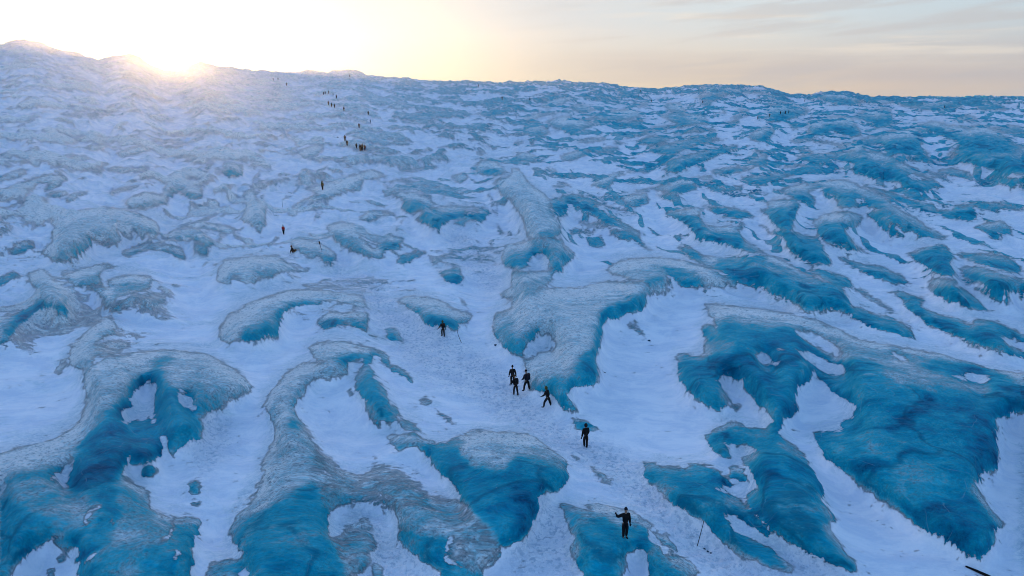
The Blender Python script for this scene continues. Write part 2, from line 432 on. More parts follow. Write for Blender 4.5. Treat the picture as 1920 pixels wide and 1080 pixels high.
i.6 620,0 700,10 850,110 970,180 930,180 800,110
i.9 860,20 1010,30 1190,95 1130,125 1000,80
i.9 1000,100 1130,130 1250,190 1400,230 1560,290 1700,340 1800,430 1920,480 1920,530 1750,490 1600,430 1350,330 1200,270 1080,190
i.85 1530,240 1650,240 1800,290 1920,350 1920,400 1750,360 1700,410 1560,290
i.9 1190,0 1450,0 1550,70 1650,150 1700,180 1560,160 1380,110 1230,40
i.9 1530,0 1680,10 1780,50 1840,110 1790,120 1650,60
i.7 1700,0 1920,0 1920,50 1780,20
f.5 1380,350 1480,400 1640,460 1800,510 1700,490 1500,430
f.25 0,170 100,180 300,230 500,300 700,390 1000,450 1300,500 1500,550 1700,620 1920,640 1920,950 1850,950 1790,990 1700,970 1730,1080 0,1080
i.9 0,310 170,300 270,400 380,470 480,520 600,540 760,540 900,600 930,680 1000,720 1300,740 1500,780 1700,770 1920,870 1920,950 1850,950 1790,990 1700,970 1730,1080 0,1080
f.35 560,440 850,450 1000,560 1340,660 1450,700 1600,750 1400,760 1200,740 850,700 950,640 800,560 600,530
i.95 840,470 940,460 1000,480 1100,540 1300,540 1500,560 1700,620 1920,740 1920,850 1740,760 1600,740 1440,700 1340,655 1200,600 1080,550 1000,510 900,490
s0 200,310 350,340 450,400 540,450 570,510 520,520 440,480 350,430 260,390 200,340
s0 40,450 130,460 190,500 150,480 60,475
s0 190,470 300,480 400,520 480,560 570,580 600,640 520,665 440,640 370,610 330,560 260,520
s0 330,630 360,620 370,690 430,700 470,770 560,830 700,905 640,920 640,980 560,1000 550,1080 100,1080 110,980 200,960 230,920 210,800 230,740 320,710
s0 0,500 60,560 110,600 60,590 0,560
s0 890,490 950,480 1050,530 1080,560 1000,550
s0 1340,650 1500,645 1690,665 1640,700 1620,730 1550,710 1450,690
s0 0,960 60,1000 20,1020 0,1020
s0 1720,970 1850,960 1920,940 1920,1080 1740,1080
i1.3 1200,770 1290,780 1180,950 1050,1000 980,1080 850,1060 1000,980 1100,880
@0,810
f.1 0,170 120,120 250,90 400,60 450,20 500,0 670,0 640,60 620,120 540,180 470,260 350,250 200,300 0,320
i.5 0,300 200,290 350,250 480,270 400,330 450,380 500,430 540,420 700,470 740,540 640,600 640,750 500,780 400,780 330,640 200,640 0,480
i.85 0,480 150,560 330,640 380,760 400,820 250,880 100,1050 90,1080 0,1080
i1 670,0 1200,0 1240,30 1220,150 1180,220 1080,250 960,250 900,340 830,380 870,440 860,520 800,560 740,540 700,470 540,420 460,380 540,290 550,180 620,130
i1.2 700,140 900,100 960,250 820,300 700,260
f.4 480,520 640,540 640,760 480,780 400,700
i.8 860,520 900,560 830,640 850,800 750,900 650,960 600,1080 580,1080 590,960 620,880 450,860 400,820 500,780 640,750 700,600
i1.3 620,860 840,820 880,840 700,900 640,950 600,940
f.4 830,380 930,330 1030,400 1130,450 1130,580 1250,630 1290,650 1260,800 1200,820 1000,900 850,960 750,900 850,800 840,640 900,560 860,480
i.7 600,1080 650,990 800,900 1000,860 1280,820 1300,640 1500,650 1480,770 1440,900 1450,1000 1430,1080
i.8 1420,390 1500,370 1515,420 1490,490 1430,480
i.8 1430,520 1500,530 1500,560 1430,550
i.9 1200,0 1520,0 1520,60 1440,60 1380,100 1320,170 1330,230 1290,190 1250,110 1230,30
s0 1190,30 1240,20 1280,180 1190,240 1200,200 1150,240 1180,190 1230,170
s0 960,170 1000,120 985,220 950,240
s0 930,290 1050,270 1060,330 1130,370 1130,400 1050,390 1000,340 940,320
i.8 1080,260 1200,260 1200,310 1140,350 1080,330
s0 450,370 510,300 525,340 490,400 490,440 460,430
s0 380,350 420,315 440,340 400,390
s0 1300,880 1340,900 1340,970 1310,950
s0 1270,700 1310,690 1290,820 1260,820
s0 120,1080 180,1010 250,890 400,820 460,880 550,850 520,900 610,880 590,960 580,1080
i.9 350,1040 380,1030 440,1050 420,1080 370,1080
i.5 430,950 520,870 500,930 440,1000
i.7 1920,440 1870,550 1780,620 1740,700 1750,800 1790,900 1860,880 1830,950 1650,970 1560,1000 1550,1080 1920,1080
s0 1770,1080 1830,1015 1900,1080
@480,810
f.2 150,0 390,0 420,60 470,180 420,260 500,340 480,500 540,620 0,640 0,400 50,380 60,220 100,150 150,80
i.85 0,620 150,560 250,480 400,380 470,390 480,520 540,600 540,780 640,880 700,960 680,1080 0,1080
p.35 420,60 640,280 800,320 900,250 1050,260 1200,360 1280,420 1320,560 1100,620 900,560 700,540 540,600 480,500 500,340 430,260
p.4 540,640 700,640 850,640 900,760 900,960 820,1060 700,1080 640,960 560,780
p.35 1150,500 1350,480 1500,500 1600,590 1800,740 1850,860 1840,960 1700,1060 1550,1040 1420,950 1500,760 1440,700 1300,560
i.9 1210,110 1350,100 1550,30 1500,150 1640,260 1920,320 1920,870 1850,860 1750,720 1600,580 1500,440 1470,370 1340,280 1310,200
f.15 1530,30 1620,0 1920,0 1920,320 1640,260 1500,150 1560,60
f.3 980,30 1200,20 1350,90 1200,120 1080,160 1040,120
i.9 1060,640 1080,760 1250,780 1400,780 1440,840 1400,900 1420,960 1380,1050 1280,1010 1160,900 1060,800
f.35 1040,600 1200,560 1400,640 1500,760 1420,800 1250,780 1080,740
i.8 1400,980 1550,1040 1700,1060 1700,1080 1380,1080
s0 400,0 850,0 850,120 900,180 830,300 760,300 650,260 540,150 430,60
s0 850,0 900,0 1020,110 1150,240 1240,360 1200,370 1120,300 1000,160 900,60
s0 900,640 1000,720 1100,850 1250,1000 1380,1060 1380,1080 950,1080 900,980 920,800
f.5 900,970 980,1050 990,1080 890,1080
s0 530,640 620,620 780,640 780,680 660,700 640,760 560,780
@960,810
i.9 0,180 150,170 300,240 410,280 420,360 370,420 340,450 260,460 220,500 220,580 160,650 150,740 80,820 0,860
i1.2 0,400 150,420 200,560 150,650 120,760 40,830 0,830
f.15 0,0 150,20 300,130 410,220 410,280 250,230 0,180
f.15 560,540 700,560 900,600 1050,700 1040,760 960,700 860,720 700,680 600,600
i.85 380,520 520,570 650,640 760,700 830,720 900,730 960,720 1010,700 1040,760 1030,830 1100,860 1180,960 1280,1060 1290,1080 1020,1080 1000,900 930,860 860,920 840,1080 550,1080 470,980 450,900 480,820 420,700 390,620
i1.2 930,820 1020,780 1040,860 1000,880 940,870
s0 840,1080 850,950 880,915 920,930 940,1080
f.5 1060,740 1180,800 1250,880 1200,900 1100,820
f.4 1150,900 1300,960 1420,1060 1300,1080 1200,980
i.7 420,170 480,180 530,230 460,210
f.3 600,250 720,360 760,410 680,370 580,280
f.4 180,60 240,150 210,160
i.9 970,230 1060,230 1150,270 1240,260 1370,305 1310,240 1400,240 1540,280 1620,370 1670,400 1640,430 1450,420 1560,430 1660,480 1760,560 1870,680 1920,730 1920,1020 1800,980 1650,880 1540,770 1420,670 1300,600 1160,510 1090,410 1000,330
s0 1560,600 1700,640 1780,700 1850,760 1920,790 1920,860 1800,820 1700,760 1640,690
i.9 1500,0 1920,0 1920,700 1800,600 1740,480 1860,420 1810,360 1810,320 1740,250 1720,180 1840,160 1830,120 1690,110 1640,100
i.9 1450,20 1520,10 1600,30 1590,80 1640,160 1660,190 1640,215 1560,200 1490,130
s0 1590,60 1690,110 1800,110 1840,160 1720,170 1740,250 1810,310 1800,360 1860,420 1760,420 1770,530 1680,480 1450,420 1660,400 1600,290 1660,230
i.8 1620,270 1680,245 1760,330 1790,390 1700,360 1650,350
@1440,810
i.95 0,0 70,0 130,60 260,150 350,290 400,420 410,510 480,620 540,690 470,670 450,720 540,850 600,930 670,960 685,1060 600,1040 400,970 220,870 100,810 0,730
i.95 320,0 1730,0 1720,100 1740,200 1690,300 1580,310 1560,380 1600,470 1690,600 1780,710 1700,730 1720,820 1640,880 1580,890 1610,960 1500,930 1450,890 1200,760 1050,660 880,530 700,420 620,330 540,270 430,190 370,120 350,40
i1.35 600,310 660,260 760,230 900,250 1030,150 1050,100 1080,110 1040,200 930,270 800,320 680,340
i.8 640,350 880,300 1020,200 1200,210 1440,320 1500,400 1400,500 1200,500 1060,560 900,530 700,410
i.65 380,60 700,0 950,20 1040,90 900,240 700,230 550,200
i1.25 930,0 1200,0 1040,40
i1.15 1500,100 1700,0 1730,180 1640,300 1500,300
i1.15 1100,680 1300,700 1600,700 1700,730 1720,820 1580,890 1450,890 1200,760
i1.4 1460,880 1580,890 1720,820 1610,950 1500,930
f.5 1560,350 1690,390 1600,340
i.9 0,850 80,920 200,1030 180,1060 0,1000
"""
W2, H2 = 1920, 1080
mapC = np.zeros((H2, W2), np.float32); mapB = np.full((H2, W2), 0.2, np.float32); mapT = np.zeros((H2, W2), np.float32)
def fill(pts):
    p = np.array(pts, float); x0 = max(int(p[:, 0].min()), 0); x1 = min(int(p[:, 0].max())+2, W2)
    y0 = max(int(p[:, 1].min()), 0); y1 = min(int(p[:, 1].max())+2, H2)
    if x1 <= x0 or y1 <= y0: return None
    X, Y = np.meshgrid(np.arange(x0, x1)+0.5, np.arange(y0, y1)+0.5); ins = np.zeros(X.shape, bool)
    q = np.roll(p, -1, axis=0)
    for (ax, ay), (bx, by) in zip(p, q):
        if ay == by: continue
        c = ((ay > Y) != (by > Y)) & (X < (bx-ax)*(Y-ay)/(by-ay)+ax); ins ^= c
    return slice(y0, y1), slice(x0, x1), ins, Y
ox = oy = 0
for ln in ICE.strip().split('\n'):
    if ln[0] == '@':
        ox, oy = [float(t) for t in ln[1:].split(',')]; continue
    w_ = ln.split(); kind = w_[0][0]; bv = float(w_[0][1:])
    pts = [[float(t)/4 for t in a.split(',')] for a in w_[1:]]
    f_ = fill([(a+ox, b+oy) for a, b in pts])
    if f_ is None: continue
    sy, sx, ins, Y = f_
    if kind == 's': mapC[sy, sx][ins] = 0; continue
    mapC[sy, sx][ins] = 0.66 if kind == 'p' else 1.0
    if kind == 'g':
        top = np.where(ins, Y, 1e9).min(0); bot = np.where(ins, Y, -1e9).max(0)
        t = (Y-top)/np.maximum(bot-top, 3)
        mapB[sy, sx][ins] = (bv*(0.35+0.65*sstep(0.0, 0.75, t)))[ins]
    else: mapB[sy, sx][ins] = bv
# trodden track and lumpy snow
for pts in ([(560, 460), (700, 520), (800, 590), (900, 660), (960, 700), (1010, 770), (1080, 810), (1180, 850), (1230, 900), (1330, 1000), (1480, 1079), (1330, 1079), (1240, 990), (1130, 900), (1050, 850), (960, 800), (880, 750), (760, 690), (700, 600), (640, 540)],
            [(705, 970), (760, 1020), (830, 1079), (720, 1079)], [(960, 1020), (1010, 940), (1035, 920), (1080, 1010), (1100, 1079), (960, 1079)],
            [(1440, 1010), (1560, 1050), (1640, 1079), (1400, 1079), (1330, 1040)], [(1360, 800), (1420, 830), (1440, 860), (1400, 860)],
            [(640, 950), (700, 960), (730, 1079), (680, 1079)], [(850, 400), (960, 520), (920, 560), (830, 470)], [(320, 770), (420, 760), (440, 840), (380, 900)]):
    sy, sx, ins, Y = fill(pts); mapT[sy, sx][ins] = 1
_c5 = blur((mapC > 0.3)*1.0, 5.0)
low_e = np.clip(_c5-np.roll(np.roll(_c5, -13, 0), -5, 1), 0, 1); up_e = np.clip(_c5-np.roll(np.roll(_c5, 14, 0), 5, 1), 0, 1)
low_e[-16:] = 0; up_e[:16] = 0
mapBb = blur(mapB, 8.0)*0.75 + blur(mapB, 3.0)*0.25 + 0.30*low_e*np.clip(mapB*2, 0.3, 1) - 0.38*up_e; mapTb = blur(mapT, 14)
mapC2 = 0.62*blur(mapC, 2.6)+0.38*blur(mapC, 8.0); mapC8 = blur(mapC, 8.0); mapC24 = blur(mapC8, 22.0)
# whaleback profile of every ice body: a long rise from its upper edge, a short steep drop at its lower edge
def runs(m, step):
    d = np.zeros_like(m); rows = range(H2) if step > 0 else range(H2-1, -1, -1); prev = None
    for y in rows:
        if prev is None: prev = np.full(W2, 20.0, np.float32)*m[y]
        else:
            sh = (1 if y % 2 else 0)*step; prev = (np.roll(prev, sh)+1)*(m[y] > 0.4)
        d[y] = prev
    return d
_hard = (blur(mapC, 7.0) > 0.42).astype(np.float32)
_dt, _db = runs(_hard, 1), runs(_hard, -1)
mapW = blur(np.minimum(_dt/70, 1)**0.8*np.minimum(_db/5, 1), 7.5)
mapV = blur(np.roll(np.roll(mapC, -10, 0), -8, 1), 15.0)

def look(m, u, v):
    u = np.abs(u); u = np.where(u > W2-1, 2*(W2-1)-u, u); v = np.abs(v); v = np.where(v > H2-1, 2*(H2-1)-v, v)
    u = np.clip(u, 0, W2-1.001); v = np.clip(v, 0, H2-1.001)
    i = u.astype(np.int64); j = v.astype(np.int64); a = u-i; b = v-j
    return (m[j, i]*(1-a)+m[j, i+1]*a)*(1-b) + (m[j+1, i]*(1-a)+m[j+1, i+1]*a)*b

# ------------------------------------------------------------------ the glacier surface
SKYLINE = [(0, 90), (25, 82), (50, 79), (75, 84), (100, 94), (145, 99), (185, 112), (212, 106), (240, 103), (262, 112), (290, 130), (312, 134), (340, 132),
           (362, 124), (377, 117), (400, 124), (430, 127), (460, 131), (500, 135), (530, 138), (560, 137), (600, 135), (650, 135), (668, 137), (690, 145), (740, 148), (780, 152),
           (820, 154), (860, 154), (900, 155), (930, 157), (980, 156), (1030, 155), (1060, 155), (1090, 158), (1130, 160), (1165, 166), (1200, 167), (1240, 169),
           (1270, 167), (1300, 164), (1330, 162), (1375, 163), (1430, 167), (1455, 173), (1480, 179), (1510, 181), (1535, 176), (1580, 176), (1600, 180),
           (1640, 185), (1700, 186), (1800, 186), (1870, 185), (1920, 186)]
_s = np.array([ray(u, v+1.5) for u, v in SKYLINE])
sk_az = np.arctan2(_s[:, 0], _s[:, 1]); sk_t = _s[:, 2]/np.hypot(_s[:, 0], _s[:, 1])
R1 = 560.0
def macro(r, az):
    te = np.interp(az, sk_az, sk_t)
    te = np.where(az < sk_az[0], sk_t[0]*np.clip(1-(sk_az[0]-az)*0.5, 0.0, 1), te)
    zs = CAM_Z + R1*te
    t = (np.minimum(r, R1)-112)/(R1-112); p = (t+np.sqrt(t*t+0.0045))/2
    p = p/((1+np.sqrt(1.0045))/2)
    z = zs*p
    return np.where(r > R1, np.maximum(zs-(r-R1)*0.03, np.minimum(zs, 0)), z)
rr = [2.0]
while rr[-1] < 26: rr.append(rr[-1]*1.12+0.4)
while rr[-1] < 620: rr.append(rr[-1]+min(max(rr[-1]**2*0.0013/24, 0.045), 0.75 if rr[-1] < 420 else 0.95))
while rr[-1] < 9000: rr.append(rr[-1]*1.035+1)
rr = np.array(rr)
fa = np.arange(-46, 46.01, 0.078); g_ = [46.0]
while g_[-1] < 176: g_.append(g_[-1]+max(0.12, (g_[-1]-46)*0.09+0.12))
g_ = np.array([a for a in g_[1:] if a < 177]); azs = np.radians(np.concatenate([-g_[::-1], fa, g_, [180.0]]))
NA, NR = len(azs), len(rr)
AZ, RR = np.meshgrid(azs, rr)                        # rows = radius
X = RR*np.sin(AZ); Y = RR*np.cos(AZ)
Z0 = macro(RR, AZ)
inview = sstep(R(52), R(43), np.abs(AZ))
# broad and middle relief, crests lying across the flow
wx = X + 6*fbm(X/30, Y/30, 2, 5); wy = Y + 6*fbm(X/30+9, Y/30, 2, 6)
ca, sa_ = math.cos(R(-20)), math.sin(R(-20))
lx = (wx*ca+wy*sa_); ly = (-wx*sa_+wy*ca)
far_ = sstep(90, 260, RR); vfar = sstep(250, 520, RR)
# long wind-cut ribs: down the slope on the near right, slanting away farther off
def ribs(deg, L, Wd, seed):
    c_, s_ = math.cos(R(deg)), math.sin(R(deg)); a = X*c_+Y*s_; b = -X*s_+Y*c_
    return fbm(a/L+0.6*fbm(X/25, Y/25, 2, seed+3), b/Wd+1.1*fbm(X/22, Y/22, 2, seed+5), 3, seed, 0.5)
R1_ = ribs(-82, 24, 4.2, 131); R2_ = ribs(50, 26, 6.5, 141)
RB = R1_*sstep(215, 165, RR) + R2_*sstep(165, 215, RR)
broad = fbm(X/42, Y/42, 2, 11)*1.0*(0.5+far_) * sstep(26, 60, RR)
rd = ridged(lx/13, ly/7.5, 3, 21)-0.45
rdf = ridged(lx/26, ly/15, 3, 41)-0.45
left_ = sstep(R(16), R(-12), AZ)
amp = 0.32 + 0.6*sstep(60, 110, RR)*(0.75+0.35*left_) + 0.6*far_
relief = broad + RB*(0.9*sstep(75, 130, RR)+0.5*far_) + rd*amp*1.35 + rdf*(0.6*far_+1.1*vfar) + vfar*1.5*(ridged(lx/6, ly/6, 3, 47)-0.4)
Zp = Z0 + relief
# procedural ice cover for the far field, in world metres
def proc():
    n = fbm(lx/21+3, ly/15, 4, 61, 0.5)*0.6 + (rd+0.1)*0.45
    return n
PN = proc()
Lc = [0, 480, 760, 900, 1000, 1300, 1920]; Lv = [470, 350, 310, 280, 190, 182, 178]
def cover(u, v, B=False):
    du = 5.0*fbm(X/3.2, Y/3.2, 3, 71)+5*fbm(X/0.9, Y/0.9, 2, 73); dv = 3.0*fbm(X/2.2+7, Y/2.2, 3, 72)+3*fbm(X/0.7, Y/0.7, 2, 74)
    k = np.clip(60/RR, 0.25, 1.6)
    uu = u+du*k; vv = v+dv*k
    c = look(mapC2, uu, vv); b = look(mapBb, uu+14*k*fbm(X/5, Y/5, 3, 75), vv+12*k*fbm(X/5+4, Y/5, 3, 76))
    lim = np.interp(u, Lc, Lv); P = sstep(lim+70, lim-70, v)
    out = np.clip(np.maximum((np.abs(AZ) > R(44))*1.0, (RR > 500)*1.0), 0, 1); P = np.maximum(P, out)
    rightness = sstep(300, 1500, u)
    pc = sstep(0.11, 0.28, PN + 0.14*rightness - 0.05)
    pb = -0.12 + 0.86*rightness + 0.25*PN
    add = np.maximum(P*pc, 0.95*sstep(lim+330, lim+60, v)*sstep(0.20, 0.34, PN+0.04*rightness))
    wr = sstep(760, 1150, u)*sstep(620, 430, v)*sstep(150, 190, v) + 0.45*sstep(900, 500, u)*sstep(560, 430, v)
    rib = np.clip(wr, 0, 1)*sstep(0.17, 0.30, RB)*(c < 0.35)
    pb = np.where(rib > add, 0.1+0.5*rightness, pb); add = np.maximum(add, 0.95*rib)
    b = np.where(add > c, pb, b); c = np.maximum(c, add)
    return c, b, uu, vv, P
u, v = project(X, Y, Z0)
front = Y > 5
u = np.where(front, u, 960+RR*7); v = np.where(front, v, 600)
C1, B1, uu, vv, P1 = cover(u, v)
u2, v2 = project(X, Y, Z0+relief*0.8); u2 = np.where(front, u2, u); v2 = np.where(front, v2, v)
Amp = np.minimum(0.029*RR, 3.4)*sstep(20, 34, RR)
dome = np.where(P1 > 0.5, (C1-0.4)*0.45, (look(mapC24, u2, v2)-0.4)*0.7 + look(mapW, u2, v2)*0.95 - 0.3)
Zr = Zp + Amp*dome
for _ in range(3):
    u3, v3 = project(X, Y, Zr); u3 = np.where(front, u3, u); v3 = np.where(front, v3, v)
    dome = np.where(P1 > 0.5, (C1-0.4)*0.45, (look(mapC24, u3, v3)-0.4)*0.7 + look(mapW, u3, v3)*0.95 - 0.3)
    k_ = np.exp(-np.arange(-9, 10)**2/(2*3.6**2)); k_ /= k_.sum()
    dome = sum(w_*np.roll(dome, i_-9, 1) for i_, w_ in enumerate(k_))
    Zr = 0.4*Zr + 0.6*(Zp + Amp*dome)
C2, B2, uu, vv, P2 = cover(*[np.where(front, a, b) for a, b in zip(project(X, Y, Zr), (u, v))])
T2 = look(mapTb, uu, vv)*(1-P2)*(RR < 300)
# thin frost veils beside the ice, and scattered over the left slope
V2 = look(mapV, uu, vv)*(1-P2) + 0.36*left_*sstep(-0.02, 0.34, fbm(lx/9, ly/3.6, 4, 101)+0.25*rd)*(0.5+0.5*sstep(45, 80, RR)) + 0.15*P2
# small relief: pitted melt crust on the ice, lumps on the track, soft drift ripples on the snow
near = sstep(170, 60, RR)
crust = ridged(lx/1.5, ly/0.8, 3, 81)-0.5
Zr += near*(C2*crust*0.13*(1.15-0.6*np.clip(B2, 0, 1)) + (1-C2)*(fbm(lx/3.6, ly/1.6, 3, 91)*0.09+fbm(lx/9, ly/5, 2, 93)*0.22) + T2*(1-C2)*fbm(X/0.5, Y/0.5, 2, 95)*0.15)
Zr += sstep(60, 130, RR)*sstep(420, 200, RR)*C2*(ridged(lx/4.2, ly/2.0, 2, 83)-0.5)*0.32
GZ = Zr
def ground(x, y):
    r = math.hypot(x, y); a = math.atan2(x, y)
    i = min(max(int(np.searchsorted(rr, r))-1, 0), NR-2); j = min(max(int(np.searchsorted(azs, a))-1, 0), NA-2)
    s = (r-rr[i])/(rr[i+1]-rr[i]); t = (a-azs[j])/(azs[j+1]-azs[j])
    return float((GZ[i, j]*(1-t)+GZ[i, j+1]*t)*(1-s) + (GZ[i+1, j]*(1-t)+GZ[i+1, j+1]*t)*s)
def at(px, py):
    """the spot on the ice seen at a pixel of the photograph"""
    d = ray(px, py); t = 20.0
    while t < 900:
        p = d*t
        if p[2]+CAM_Z < ground(p[0], p[1]): break
        t += 0.05+t*0.001
    return Vector((p[0], p[1], ground(p[0], p[1])))

def mesh_grid(name):
    nv = NA*NR+1
    co = np.empty((nv, 3), np.float32); co[:-1, 0] = X.ravel(); co[:-1, 1] = Y.ravel(); co[:-1, 2] = GZ.ravel(); co[-1] = (0, 0, float(GZ[0].mean()))
    i, j = np.meshgrid(np.arange(NR-1), np.arange(NA), indexing='ij'); jn = (j+1) % NA
    q = np.stack([i*NA+j, (i+1)*NA+j, (i+1)*NA+jn, i*NA+jn], -1).reshape(-1, 4)[:, ::-1]
    jj = np.arange(NA); tri = np.stack([np.full(NA, nv-1), (jj+1) % NA, jj], -1)
    me = bpy.data.meshes.new(name); me.vertices.add(nv); me.vertices.foreach_set('co', co.ravel())
    nl = q.size+tri.size; me.loops.add(nl); me.loops.foreach_set('vertex_index', np.concatenate([q.ravel(), tri.ravel()]).astype(np.int32))
    npoly = len(q)+len(tri); me.polygons.add(npoly)
    st = np.concatenate([np.arange(len(q))*4, len(q)*4+np.arange(len(tri))*3]).astype(np.int32)
    me.polygons.foreach_set('loop_start', st); me.update(calc_edges=True)
    me.polygons.foreach_set('use_smooth', np.ones(npoly, bool))
    for nm, arr in (('ice', C2), ('blue', B2), ('trod', T2), ('veil', V2)):
        at_ = me.attributes.new(nm, 'FLOAT', 'POINT'); at_.data.foreach_set('value', np.append(arr.ravel(), 0).astype(np.float32))
    o = bpy.data.objects.new(name, me); col.objects.link(o); return o
glacier = tag(mesh_grid('glacier'), kind='structure')
print('glacier verts', NA*NR)

def mat(name):
    m = bpy.data.materials.new(name); m.use_nodes = True; t = NT(m.node_tree); t.n.clear()
    p = t.new('ShaderNodeBsdfPrincipled'); o = t.new('ShaderNodeOutputMaterial'); t.l.new(p.outputs[0], o.inputs[0]); return m, t, p
m, t, P = mat('snow_and_ice')
geo = t.new('ShaderNodeNewGeometry'); pos = geo.outputs['Position']
def attr(n): a = t.new('ShaderNodeAttribute', attribute_name=n); return a.outputs['Fac']
aI, aB, aT, aV = attr('ice'), attr('blue'), attr('trod'), attr('veil')
mp = t.new('ShaderNodeMapping'); t.l.new(pos, mp.inputs[0]); mp.inputs['Rotation'].default_value = (0, 0, R(20)); mp.inputs['Scale'].default_value = (0.62, 1.15, 1.0)
wn = t.new('ShaderNodeTexNoise'); t.l.new(pos, wn.inputs['Vector']); wn.inputs['Scale'].default_value = 0.11; wn.inputs['Detail'].default_value = 3
wv = t.vmath('MULTIPLY', t.vmath('SUBTRACT', wn.outputs['Color'], (0.5, 0.5, 0.5)), (6.0, 6.0, 2.0))
st = t.vmath('ADD', mp.outputs[0], wv)                                    # stretched along the flow
n_edge = t.noise(st, 2.4, 7, 0.74)
n_edge2 = t.noise(pos, 0.7, 4, 0.6)
nE = t.math('ADD', t.math('MULTIPLY', n_edge, 0.6), t.math('MULTIPLY', n_edge2, 0.4))
icev = t.math('ADD', aI, t.math('MULTIPLY', t.math('SUBTRACT', nE, 0.5), 3.0))
wid = t.mapr(aB, 0.25, 0.7, 0.24, 0.07)
icem = t.mapr(icev, t.math('SUBTRACT', 0.52, wid), t.math('ADD', 0.50, wid))
# frost on the ice: fine bright and dark strokes over broader cloudy tones
f0 = t.noise(st, 7.0, 3, 0.7, 0.1); f1 = t.noise(st, 3.4, 6, 0.74, 0.1); f2 = t.noise(st, 1.1, 5, 0.62, 0.5); f3 = t.noise(pos, 0.28, 4, 0.55, 0.6)
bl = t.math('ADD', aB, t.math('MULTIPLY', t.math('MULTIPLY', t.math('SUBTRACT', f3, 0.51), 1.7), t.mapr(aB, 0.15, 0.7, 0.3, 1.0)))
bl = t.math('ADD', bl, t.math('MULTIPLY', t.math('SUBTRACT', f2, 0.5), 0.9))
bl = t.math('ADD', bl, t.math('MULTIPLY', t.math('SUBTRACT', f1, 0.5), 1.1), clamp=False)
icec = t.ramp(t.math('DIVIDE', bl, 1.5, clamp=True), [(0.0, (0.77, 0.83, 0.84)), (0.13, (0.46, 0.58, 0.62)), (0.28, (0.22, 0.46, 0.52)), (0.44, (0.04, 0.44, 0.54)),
                                  (0.60, (0.0, 0.34, 0.47)), (0.78, (0.0, 0.215, 0.35)), (1.0, (0.0, 0.08, 0.17))])
stroke = t.mapr(t.math('ADD', t.math('MULTIPLY', f1, 0.5), t.math('MULTIPLY', f0, 0.5)), 0.38, 0.62, 0.5, 1.7, 'LINEAR')
stroke2 = t.mapr(t.math('ADD', t.math('MULTIPLY', f1, 0.6), t.math('MULTIPLY', f0, 0.4)), 0.38, 0.62, 0.0, 1.0, 'LINEAR')
crusty = t.mapr(bl, 0.75, 0.1, 0.42, 1.0)
sc_ = t.new('ShaderNodeVectorMath', operation='SCALE'); t.l.new(icec, sc_.inputs[0]); t.l.new(t.math('ADD', 1.0, t.math('MULTIPLY', t.math('SUBTRACT', stroke, 1.0), crusty)), sc_.inputs[3])
icec = t.vmath('MINIMUM', sc_.outputs[0], (0.93, 0.93, 0.92))
fine = t.math('MULTIPLY', t.mapr(stroke, 0.95, 0.5), crusty)
icec = t.mix(t.math('MULTIPLY', t.math('MULTIPLY', fine, 0.5), t.mapr(t.noise(pos, 0.6, 3, 0.6), 0.35, 0.6, 0.35, 1.0)), icec, (0.05, 0.21, 0.32))
# healed cracks: thin pale and dark lines through the clear ice
vor = t.new('ShaderNodeTexVoronoi', feature='DISTANCE_TO_EDGE'); vor.inputs['Scale'].default_value = 0.16
t.l.new(t.vmath('ADD', pos, t.vmath('MULTIPLY', t.vmath('SUBTRACT', wn.outputs['Color'], (0.5, 0.5, 0.5)), (12.0, 12.0, 0.0))), vor.inputs['Vector'])
crk = t.math('MULTIPLY', t.mapr(vor.outputs[0], 0.008, 0.001), t.mapr(f2, 0.45, 0.6))
icec = t.mix(t.math('MULTIPLY', crk, 0.28), icec, (0.30, 0.55, 0.62))
vr2 = t.new('ShaderNodeTexVoronoi', feature='DISTANCE_TO_EDGE'); vr2.inputs['Scale'].default_value = 0.09
t.l.new(t.vmath('ADD', pos, t.vmath('MULTIPLY', wn.outputs['Color'], (16.0, 10.0, 0.0))), vr2.inputs['Vector'])
icec = t.mix(t.math('MULTIPLY', t.mapr(vr2.outputs[0], 0.03, 0.002), t.mapr(bl, 0.45, 0.8, 0.0, 0.45)), icec, (0.0, 0.07, 0.15))
# snow: slight tone drift, shade of small trodden pits painted as darker spots
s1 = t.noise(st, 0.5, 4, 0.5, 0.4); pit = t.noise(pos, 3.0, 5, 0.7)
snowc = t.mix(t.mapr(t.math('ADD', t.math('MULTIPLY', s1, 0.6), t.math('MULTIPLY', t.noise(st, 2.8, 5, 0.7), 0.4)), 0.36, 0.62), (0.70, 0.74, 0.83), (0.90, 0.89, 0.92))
pit_shade = t.math('MULTIPLY', t.mapr(pit, 0.50, 0.60), aT)
snowc = t.mix(t.math('MULTIPLY', pit_shade, 0.62), snowc, (0.34, 0.45, 0.56))
vl = t.math('ADD', aV, t.math('MULTIPLY', t.math('SUBTRACT', t.math('ADD', t.math('MULTIPLY', f1, 0.5), t.math('MULTIPLY', f2, 0.5)), 0.5), 2.6))
veil = t.math('MULTIPLY', t.mapr(vl, 0.14, 0.62), 0.8)
snowc = t.mix(veil, snowc, t.ramp(stroke2, [(0.0, (0.34, 0.47, 0.55)), (0.5, (0.58, 0.66, 0.71)), (1.0, (0.88, 0.88, 0.88))]))
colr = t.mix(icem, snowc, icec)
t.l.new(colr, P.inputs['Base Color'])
t.l.new(t.mapr(t.math('MULTIPLY', icem, bl), 0.2, 1.0, 0.8, 0.55, 'LINEAR'), P.inputs['Roughness'])
P.inputs['Specular IOR Level'].default_value = 0.03
